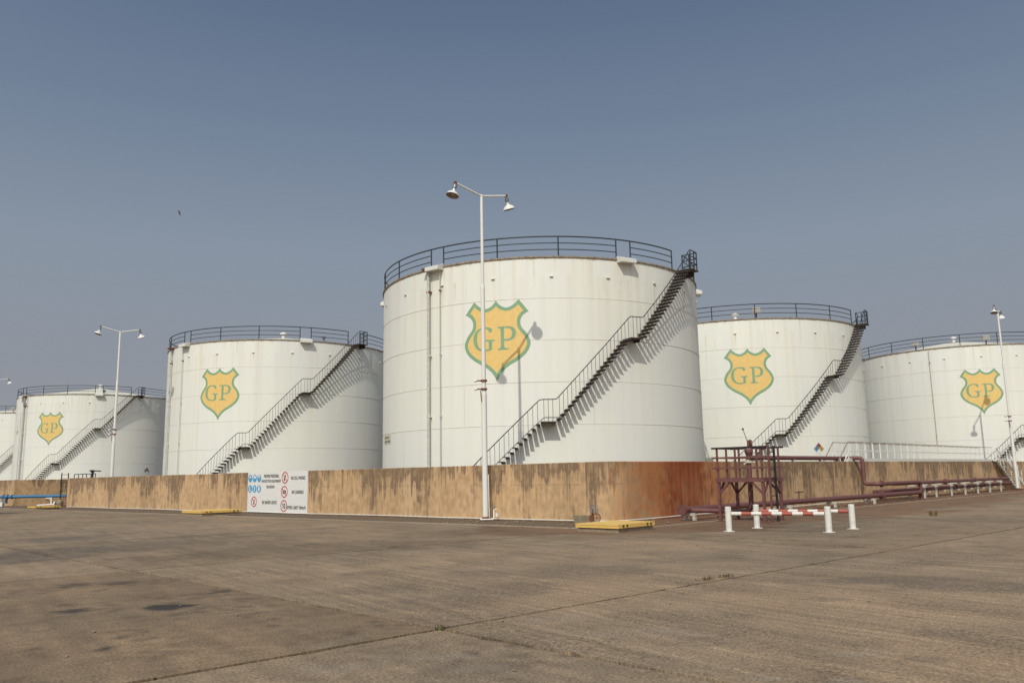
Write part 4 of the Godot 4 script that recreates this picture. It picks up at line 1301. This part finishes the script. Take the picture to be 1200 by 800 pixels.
# ------------------------------------------------------------------ maroon valve platforms
func platform(label: String, p: Vector3, turn: float) -> Node3D:
	# local x: towards the viewer's right along its long side, local z: away from the wall
	var t := thing("valve_platform", label, "platform", p, turn, "maroon steel valve platforms")
	var L := 1.62
	var W := 1.30
	var H := 1.40
	var m: Material = M.maroon
	var cs := [Vector3(0, 0, 0), Vector3(L, 0, 0), Vector3(L, 0, -W), Vector3(0, 0, -W)]
	for c in cs:
		part(t, "leg", boxm(Vector3(0.09, H, 0.09)), m, at(c + Vector3(0, H * 0.5, 0)))
		part(t, "foot_plate", boxm(Vector3(0.2, 0.02, 0.2)), M.rust, at(c + Vector3(0, 0.012, 0)))
	part(t, "beam", boxm(Vector3(L + 0.15, 0.13, 0.08)), m, at(Vector3(L * 0.5, H - 0.01, 0.03)))
	part(t, "beam", boxm(Vector3(L + 0.15, 0.13, 0.08)), m, at(Vector3(L * 0.5, H - 0.01, -W - 0.03)))
	part(t, "beam", boxm(Vector3(0.08, 0.13, W - 0.05)), m, at(Vector3(0.0, H - 0.01, -W * 0.5)))
	part(t, "beam", boxm(Vector3(0.08, 0.13, W - 0.05)), m, at(Vector3(L, H - 0.01, -W * 0.5)))
	for i in 9: part(t, "deck_slat", boxm(Vector3(0.12, 0.03, W)), m, at(Vector3(0.10 + i * 0.178, H + 0.05, -W * 0.5)))
	for pr in [[0, 1], [1, 0], [1, 2], [2, 1], [2, 3], [3, 2], [3, 0], [0, 3]]:
		var d: Vector3 = (cs[pr[1]] - cs[pr[0]]).normalized()
		bar(t, "brace", cs[pr[0]] + Vector3(0, H - 0.46, 0) + d * 0.03, cs[pr[0]] + Vector3(0, H - 0.06, 0) + d * 0.42, 0.06, 0.06, m)
	# guard rail: posts and three rails with lapped ends
	var posts := [Vector3(0.0, 0, 0.02), Vector3(0.82, 0, 0.02), Vector3(L, 0, 0.02), Vector3(L, 0, -W), Vector3(0.82, 0, -W), Vector3(0, 0, -W), Vector3(0, 0, -W * 0.5)]
	for q in posts: part(t, "guard_post", boxm(Vector3(0.055, 1.06, 0.055)), m, at(q + Vector3(0, H + 0.55, 0)))
	for hh in [0.40, 0.75, 1.08]:
		var mm: Material = M.maroon_dark if hh > 1.0 else m
		part(t, "guard_rail", boxm(Vector3(L + 0.35, 0.06, 0.05)), mm, at(Vector3(L * 0.5, H + hh, 0.06)))
		part(t, "guard_rail", boxm(Vector3(L + 0.35, 0.06, 0.05)), mm, at(Vector3(L * 0.5, H + hh, -W - 0.04)))
		part(t, "guard_rail", boxm(Vector3(0.05, 0.06, W + 0.3)), mm, at(Vector3(-0.05, H + hh + 0.002, -W * 0.5)))
	# ladder at the near right end
	var lad := Node3D.new()
	lad.name = "ladder"
	t.add_child(lad)
	for zz in [-0.28, -0.72]:
		part(lad, "stile", boxm(Vector3(0.06, 2.52, 0.06)), M.maroon if zz > -0.5 else M.black, at(Vector3(L + 0.12, 1.26, zz)))
	for i in 8: part(lad, "rung", boxm(Vector3(0.03, 0.03, 0.44)), M.maroon_dark, at(Vector3(L + 0.12, 0.28 + i * 0.29, -0.5)))
	return t
func build_platforms() -> void:
	var turn := atan2(uL.z, -uL.x)
	var p0 := Vector3(7.04, 0, -28.9)
	platform("maroon steel platform with ladder in front of the rust red wall", p0, turn)
	platform("maroon steel platform cut off by the right edge", PR(45.2, 4.6, 0), turn)
	# riser with a gate valve standing on the pipe by the platform
	var v := thing("valve_riser", "maroon riser pipe with a gate valve and lever above the platform rail", "valve", p0 + Vector3(1.18, 0, -0.35))
	path_tube(v, "riser", [PR(2.75, 1.5, 0.33) - v.position, Vector3(0.0, 0.30, 0.0), Vector3(0, 2.0, 0)], 0.085, M.maroon, 0.28)
	flange(v, Vector3(0, 2.0, 0), Vector3.UP, 0.14, M.cream, false)
	flange(v, Vector3(0, 2.16, 0), Vector3.UP, 0.14, M.maroon, false)
	var mb := MB.new()
	mb.lathe(at(Vector3(0.02, 2.36, 0)), [Vector2(0.07, -0.2), Vector2(0.10, -0.12), Vector2(0.15, -0.02), Vector2(0.15, 0.06), Vector2(0.11, 0.14), Vector2(0.05, 0.19), Vector2(0.04, 0.40), Vector2(0, 0.41)], 14)
	part(v, "valve_body", mb.commit(), M.maroon)
	mb = MB.new()
	mb.lathe(Transform3D(Basis(Vector3(0, 0, 1), PI / 2) * Basis.IDENTITY, Vector3(0.10, 2.62, 0)), [Vector2(0.02, -0.03), Vector2(0.15, -0.03), Vector2(0.17, 0), Vector2(0.15, 0.03), Vector2(0.02, 0.03)], 16)
	part(v, "hand_wheel", mb.commit(), M.maroon)
	rod(v, "lever", Vector3(0.0, 2.7, 0), Vector3(-0.14, 3.14, 0.02), 0.014, M.grey_metal, 6)
	part(v, "lever_knob", ring_mesh(0.035, 0.06), M.maroon_dark, at(Vector3(-0.145, 3.15, 0.02)))
	for q in [[-0.32, 2.1], [-0.2, 2.0], [0.2, 2.05]]: rod(v, "sampling_line", Vector3(0, q[1], 0), Vector3(q[0], q[1] - 0.08, 0.05), 0.02, M.cream, 6)
	# crash barrier of four posts and two striped rails
	var posts := [Vector3(6.04, 0, -23.9), Vector3(7.18, 0, -25.1), Vector3(8.47, 0, -22.85), Vector3(9.58, 0, -24.0)]
	var b := thing("crash_barrier", "white posts with red and white striped rails guarding the platform", "barrier", posts[0])
	var O: Vector3 = -posts[0]
	mb = MB.new()
	mb.lathe(Transform3D.IDENTITY, [Vector2(0, 0), Vector2(0.086, 0), Vector2(0.086, 0.68), Vector2(0.077, 0.695), Vector2(0, 0.70)], 20)
	var pm := mb.commit()
	for p in posts:
		part(b, "post", pm, M.white_worn, at(O + p))
		part(b, "base_plate", boxm(Vector3(0.22, 0.02, 0.22)), M.white_worn, at(O + p + Vector3(0, 0.014, 0), 0.4))
	for pr in [[0, 2, 0], [1, 3, 1]]:
		var p: Vector3 = posts[pr[0]]
		var q: Vector3 = posts[pr[1]]
		var n := 9
		for i in n:
			var f0 := lerpf(0.035, 0.965, float(i) / n)
			var f1 := lerpf(0.035, 0.965, (i + 1.0) / n)
			rod(b, "rail_stripe", O + p.lerp(q, f0) + Vector3.UP * 0.50, O + p.lerp(q, f1) + Vector3.UP * 0.50, 0.053, M.red if (i + pr[2]) % 2 == 1 else M.white_worn, 12)

# ------------------------------------------------------------------ white walkway over the right-hand wall
func build_walkway() -> void:
	var t := thing("access_walkway", "white railed walkway on top of the right-hand wall with stairs at both ends", "walkway", PR(33.0, -0.5, 0))
	var O := -t.position
	var s0 := 20.6
	var s1 := 46.6
	var y := WALL_H + 0.10
	var m: Material = M.white_worn
	bar(t, "stringer", O + PR(s0, -0.06, y - 0.02), O + PR(s1, -0.06, y - 0.02), 0.06, 0.16, m)
	bar(t, "stringer", O + PR(s0, -0.86, y - 0.02), O + PR(s1, -0.86, y - 0.02), 0.06, 0.16, m)
	var n := 50
	for i in n:
		var a := lerpf(s0, s1, (i + 0.04) / n)
		var b := lerpf(s0, s1, (i + 0.94) / n)
		bar(t, "deck_plank", O + PR(a, -0.46, y), O + PR(b, -0.46, y), 0.72, 0.04, m)
	for side in [-0.06, -0.86]:
		var k := 24
		for i in k + 1:
			var s := lerpf(s0, s1, float(i) / k)
			rod(t, "railing_post", O + PR(s, side, y), O + PR(s, side, y + 0.92), 0.027, M.white, 6)
		rod(t, "top_rail", O + PR(s0, side, y + 0.93), O + PR(s1, side, y + 0.93), 0.021, M.rail_brown, 7)
		rod(t, "mid_rail", O + PR(s0, side, y + 0.48), O + PR(s1, side, y + 0.48), 0.022, M.white, 6)
		# inner stair going down at the near end, behind the wall
		rod(t, "stair_rail", O + PR(s0, side, y + 0.93), O + PR(s0 - 2.6, side, y - 1.05), 0.026, M.rail_brown, 7)
		rod(t, "stair_rail", O + PR(s0 + 0.2, side, y + 0.5), O + PR(s0 - 2.3, side, y - 1.4), 0.026, M.white, 7)
		bar(t, "stair_stringer", O + PR(s0, side, y), O + PR(s0 - 2.9, side, 0.0), 0.05, 0.2, m)
		for i in 4:
			var q := 0.4 + i * 0.7
			rod(t, "stair_post", O + PR(s0 - q, side, y - q * 0.75), O + PR(s0 - q, side, y - q * 0.75 + 0.92), 0.025, M.white, 6)
	for i in 9: bar(t, "inner_tread", O + PR(s0 - 0.3 - i * 0.28, -0.08, y - 0.22 - i * 0.215), O + PR(s0 - 0.3 - i * 0.28, -0.84, y - 0.22 - i * 0.215), 0.2, 0.03, m)
	# outer stair going down beyond the far end, in front of the wall
	var z0 := 0.16
	var z1 := 0.86
	var run := 4.6
	bar(t, "landing", O + PR(s1 - 0.1, -0.8, y), O + PR(s1 - 0.1, z1, y), 0.8, 0.05, m)
	for side in [z0, z1]:
		bar(t, "stair_stringer", O + PR(s1 + 0.25, side, y - 0.05), O + PR(s1 + run, side, 0.02), 0.06, 0.24, M.white)
		rod(t, "stair_rail", O + PR(s1 + 0.25, side, y + 0.95), O + PR(s1 + run, side, 1.0), 0.034, M.white, 7)
		rod(t, "stair_rail", O + PR(s1 + 0.25, side, y + 0.48), O + PR(s1 + run, side, 0.53), 0.032, M.white, 7)
		for i in 6:
			var f := i / 5.0
			rod(t, "stair_post", O + PR(s1 + 0.25 + f * (run - 0.25), side, (y - 0.05) * (1.0 - f)), O + PR(s1 + 0.25 + f * (run - 0.25), side, (y - 0.05) * (1.0 - f) + 1.0), 0.027, M.white, 6)
	for i in 10:
		var f := (i + 0.8) / 11.0
		bar(t, "outer_tread", O + PR(s1 + 0.25 + f * (run - 0.25), z0 + 0.03, (y - 0.05) * (1.0 - f)), O + PR(s1 + 0.25 + f * (run - 0.25), z1 - 0.03, (y - 0.05) * (1.0 - f)), 0.26, 0.035, m)

# ------------------------------------------------------------------ small things
func hatch(label: String, p: Vector3, L: float, W: float, turn: float, hh := 0.24) -> void:
	var t := thing("drain_cover", label, "hatch", p, turn, "yellow pit covers along the wall")
	part(t, "plinth", boxm(Vector3(L - 0.1, hh * 0.5, W - 0.1)), M.concrete, at(Vector3(0, hh * 0.25 - 0.01, 0)))
	for i in 3:
		var w := L / 3.0
		part(t, "lid", boxm(Vector3(w - 0.012, 0.035, W + 0.02)), M.yellow, at(Vector3(-L * 0.5 + w * (i + 0.5), hh - 0.0175, 0)))
	part(t, "lid_rim", boxm(Vector3(L, 0.075, W)), M.yellow, at(Vector3(0, hh - 0.075, 0)))
	for x in [-0.38, -0.28, 0.28, 0.38]:
		part(t, "hinge", boxm(Vector3(0.03, 0.05, 0.05)), M.maroon_dark, at(Vector3(L * 0.5 + 0.012, hh - 0.05, x * W)))
func hand_wheel(parent: Node3D, p: Vector3, axis: Vector3, r: float, m: Material) -> void:
	var b := along(axis)
	var pts := []
	for i in 19: pts.append(p + b * (Vector3(cos(TAU * i / 18.0), 0, sin(TAU * i / 18.0)) * r))
	var mb := MB.new()
	mb.tube(pts, 0.016, 6)
	for i in 4:
		var d := b * Vector3(cos(TAU * i / 4.0), 0, sin(TAU * i / 4.0))
		mb.tube([p, p + d * r], 0.011, 5)
	part(parent, "hand_wheel", mb.commit(), m)
func tuft(label: String, p: Vector3, h: float, n: int, m: Material, spread: float) -> void:
	var mb := MB.new()
	var r2 := RandomNumberGenerator.new()
	r2.seed = int(p.x * 100 + p.z * 7 + 5000)
	for i in n:
		var a := r2.randf() * TAU
		var base := Vector3(cos(a), 0, sin(a)) * spread * sqrt(r2.randf())
		base += Vector3(0.7, 0, -0.7) * r2.randf_range(-1, 1) * spread * 1.4
		var lean := Vector3(cos(a), 0, sin(a)) * r2.randf_range(0.2, 0.9)
		var hh := h * r2.randf_range(0.4, 1.0)
		var w := Vector3(-sin(a), 0, cos(a)) * 0.006
		var mid := base + (Vector3.UP + lean * 0.5).normalized() * hh * 0.6
		var tip := base + (Vector3.UP + lean).normalized() * hh
		var nn := Vector3(cos(a), 0.6, sin(a)).normalized()
		mb.tri(base - w, base + w, mid + w, nn, nn, nn); mb.tri(base - w, mid + w, mid - w, nn, nn, nn); mb.tri(mid - w, mid + w, tip, nn, nn, nn)
	var o := MeshInstance3D.new()
	o.name = numbered("weed_tuft")
	o.mesh = mb.commit()
	o.material_override = m
	o.position = p
	add_child(o)
	tag(o, label, "weed")
func build_small_things() -> void:
	hatch("large yellow pit cover on a concrete plinth near the wall corner", Vector3(3.0, 0, -25.3), 1.55, 1.9, atan2(uL.z, -uL.x))
	hatch("yellow pit cover left of the safety notice board", Vector3(-15.3, 0, -42.5), 2.0, 2.2, atan2(uL.z, -uL.x), 0.26)
	hatch("small distant yellow pit cover beside the end of the wall", Vector3(-33.3, 0, -59.4), 1.4, 1.7, atan2(uL.z, -uL.x), 0.20)
	# hydrant valve behind the large cover
	var h := thing("hydrant_valve", "grey block and small valve with two hand wheels by the wall corner", "valve", PL(0.55, 0.62, -0.05))
	part(h, "block", boxm(Vector3(0.40, 0.30, 0.36)), M.concrete, at(Vector3(-0.22, 0.17, 0), 0.5))
	rod(h, "spindle", Vector3(0.12, 0.1, 0.1), Vector3(0.18, 0.52, 0.14), 0.03, M.rust, 8)
	part(h, "valve_body", ring_mesh(0.085, 0.2), M.rust, at(Vector3(0.13, 0.22, 0.1)))
	hand_wheel(h, Vector3(0.19, 0.54, 0.15), Vector3(0.3, 0.6, 0.8), 0.15, M.grey_metal)
	hand_wheel(h, Vector3(0.30, 0.24, 0.16), Vector3(0.3, 0.1, 0.9), 0.14, M.rust)
	# tap beside the central lamp post
	var tp := thing("water_tap", "small white standpipe tap at the foot of the central lamp post", "tap", Vector3(-0.86, 0, -32.55))
	path_tube(tp, "standpipe", [Vector3(-0.5, 0.04, 0.12), Vector3(0.04, 0.04, 0.1), Vector3(0.04, 0.42, 0.0), Vector3(0.16, 0.42, 0.06)], 0.028, M.white, 0.06, 8)
	hand_wheel(tp, Vector3(0.05, 0.5, 0.02), Vector3(0, 1, 0.2), 0.06, M.grey_metal)
	part(tp, "cap", ring_mesh(0.06, 0.12), M.white, at(Vector3(0.16, 0.2, 0.05)))
	# ladder, drum and valve at the left end of the wall
	var ld := thing("wall_ladder", "thin dark ladder rails standing at the left end of the wall", "ladder", PL(49.9, 0.25, 0))
	for k in 2:
		rod(ld, "stile", Vector3(-0.1 + 0.4 * k, 0, -0.2 * k), Vector3(-0.1 + 0.4 * k, 2.52, -0.2 * k), 0.04, M.maroon_dark, 8)
	for k in 8: rod(ld, "rung", Vector3(-0.1, 0.3 + k * 0.3, 0), Vector3(0.3, 0.3 + k * 0.3, -0.2), 0.018, M.maroon_dark, 6)
	var gd := thing("guard_railing", "dark railing with a small valve above the wall's left end", "railing", PL(48.0, -0.6, 0))
	var OG := -gd.position
	rod(gd, "top_rail", OG + PL(49.5, -0.4, 2.40), OG + PL(45.6, -0.4, 2.40), 0.028, M.maroon_dark, 7)
	for s in [49.5, 48.7, 47.9, 47.2, 46.4, 45.6]: rod(gd, "railing_post", OG + PL(s, -0.4, 0.0), OG + PL(s, -0.4, 2.40), 0.028, M.maroon_dark, 7)
	var va := thing("gate_valve", "dark valve stem with a cross handle rising above the wall's left end", "valve", PL(47.4, -0.9, 0))
	rod(va, "stem", Vector3.ZERO, Vector3(0, 2.6, 0), 0.075, M.maroon_dark, 10)
	rod(va, "handle", Vector3(-0.25, 2.64, 0), Vector3(0.6, 2.60, 0), 0.04, M.maroon_dark, 8)
	part(va, "bonnet", ring_mesh(0.13, 0.18), M.maroon_dark, at(Vector3(-0.02, 2.6, 0)))
	var dr := thing("pump_fitting", "round grey and rust coloured fitting at the foot of the wall's left end", "pump", PL(49.0, 0.75, 0))
	var mb := MB.new()
	mb.lathe(Transform3D(Basis(Vector3(0, 0, 1), PI / 2), Vector3(0.1, 0.30, 0)), [Vector2(0, -0.18), Vector2(0.2, -0.16), Vector2(0.28, -0.05), Vector2(0.28, 0.05), Vector2(0.2, 0.16), Vector2(0, 0.18)], 18)
	part(dr, "casing", mb.commit(), M.concrete)
	part(dr, "end_plate", ring_mesh(0.2, 0.08), M.white_worn, Transform3D(Basis(Vector3(0, 0, 1), PI / 2), Vector3(-0.2, 0.26, 0.1)))
	rod(dr, "pipe_stub", Vector3(-0.2, 0.24, 0.1), Vector3(-1.3, 0.2, 0.5), 0.06, M.white_worn, 8)
	# weeds in the joints
	tuft("small green and brown weed growing at the crossing of the slab joints", Vector3(-0.84, -0.02, -9.53), 0.085, 50, M.green_grass, 0.04)
	tuft("low brown weed in the slab joint, nearer of the two on the right", Vector3(2.95, 0, -13.3), 0.08, 50, M.dry_grass, 0.10)
	tuft("low brown weed in the slab joint, farther of the two on the right", Vector3(3.33, 0, -13.6), 0.07, 40, M.dry_grass, 0.09)
	tuft("sparse dry weed right of the striped barrier", Vector3(14.9, 0, -30.0), 0.26, 60, M.dry_grass, 0.13)
	# bird
	var bird := thing("flying_bird", "tiny dark bird flying in the sky on the left", "bird", Vector3(-18.0, 16.16, -43.23))
	mb = MB.new()
	mb.lathe(Transform3D(along(Vector3(0.75, 0.1, 0.5)), Vector3.ZERO), [Vector2(0, -0.11), Vector2(0.018, -0.09), Vector2(0.032, -0.02), Vector2(0.028, 0.04), Vector2(0.018, 0.075), Vector2(0.016, 0.09), Vector2(0, 0.11)], 10)
	part(bird, "body", mb.commit(), M.bird_belly)
	for sg in [-1.0, 1.0]:
		var w := MB.new()
		var root := Vector3(0.0, 0.01, 0.0)
		var mid := Vector3(-0.045, 0.085, 0.02) if sg > 0 else Vector3(0.03, -0.09, 0.03)
		var tip := Vector3(-0.10, 0.13, -0.02) if sg > 0 else Vector3(0.075, -0.20, 0.0)
		var ch := Vector3(0.045, 0.012, 0.03)
		for up in [Vector3(0, 0, 0.006), Vector3(0, 0, -0.006)]:
			var nn := Vector3(-0.5, 0.2, 0.8) * signf(up.z)
			w.quad(root - ch + up, root + ch + up, mid + ch * 0.8 + up, mid - ch * 0.8 + up, nn.normalized())
			w.tri(mid - ch * 0.8 + up, mid + ch * 0.8 + up, tip, nn.normalized(), nn.normalized(), nn.normalized())
		part(bird, "wing", w.commit(), M.bird)
	# unseen canopy added beyond the left edge to cast shade on the yard
	var cn := thing("added_canopy", "unseen flat roofed canopy added beyond the left edge for its shade", "canopy", Vector3(-38.5, 0, -45.0))
	part(cn, "roof", boxm(Vector3(14.0, 0.35, 4.2)), M.white_worn, at(Vector3(0, 5.0, 0)))
	for x in [-6.5, 0.0, 6.5]: rod(cn, "post", Vector3(x, 0, 0), Vector3(x, 4.83, 0), 0.12, M.white, 12)
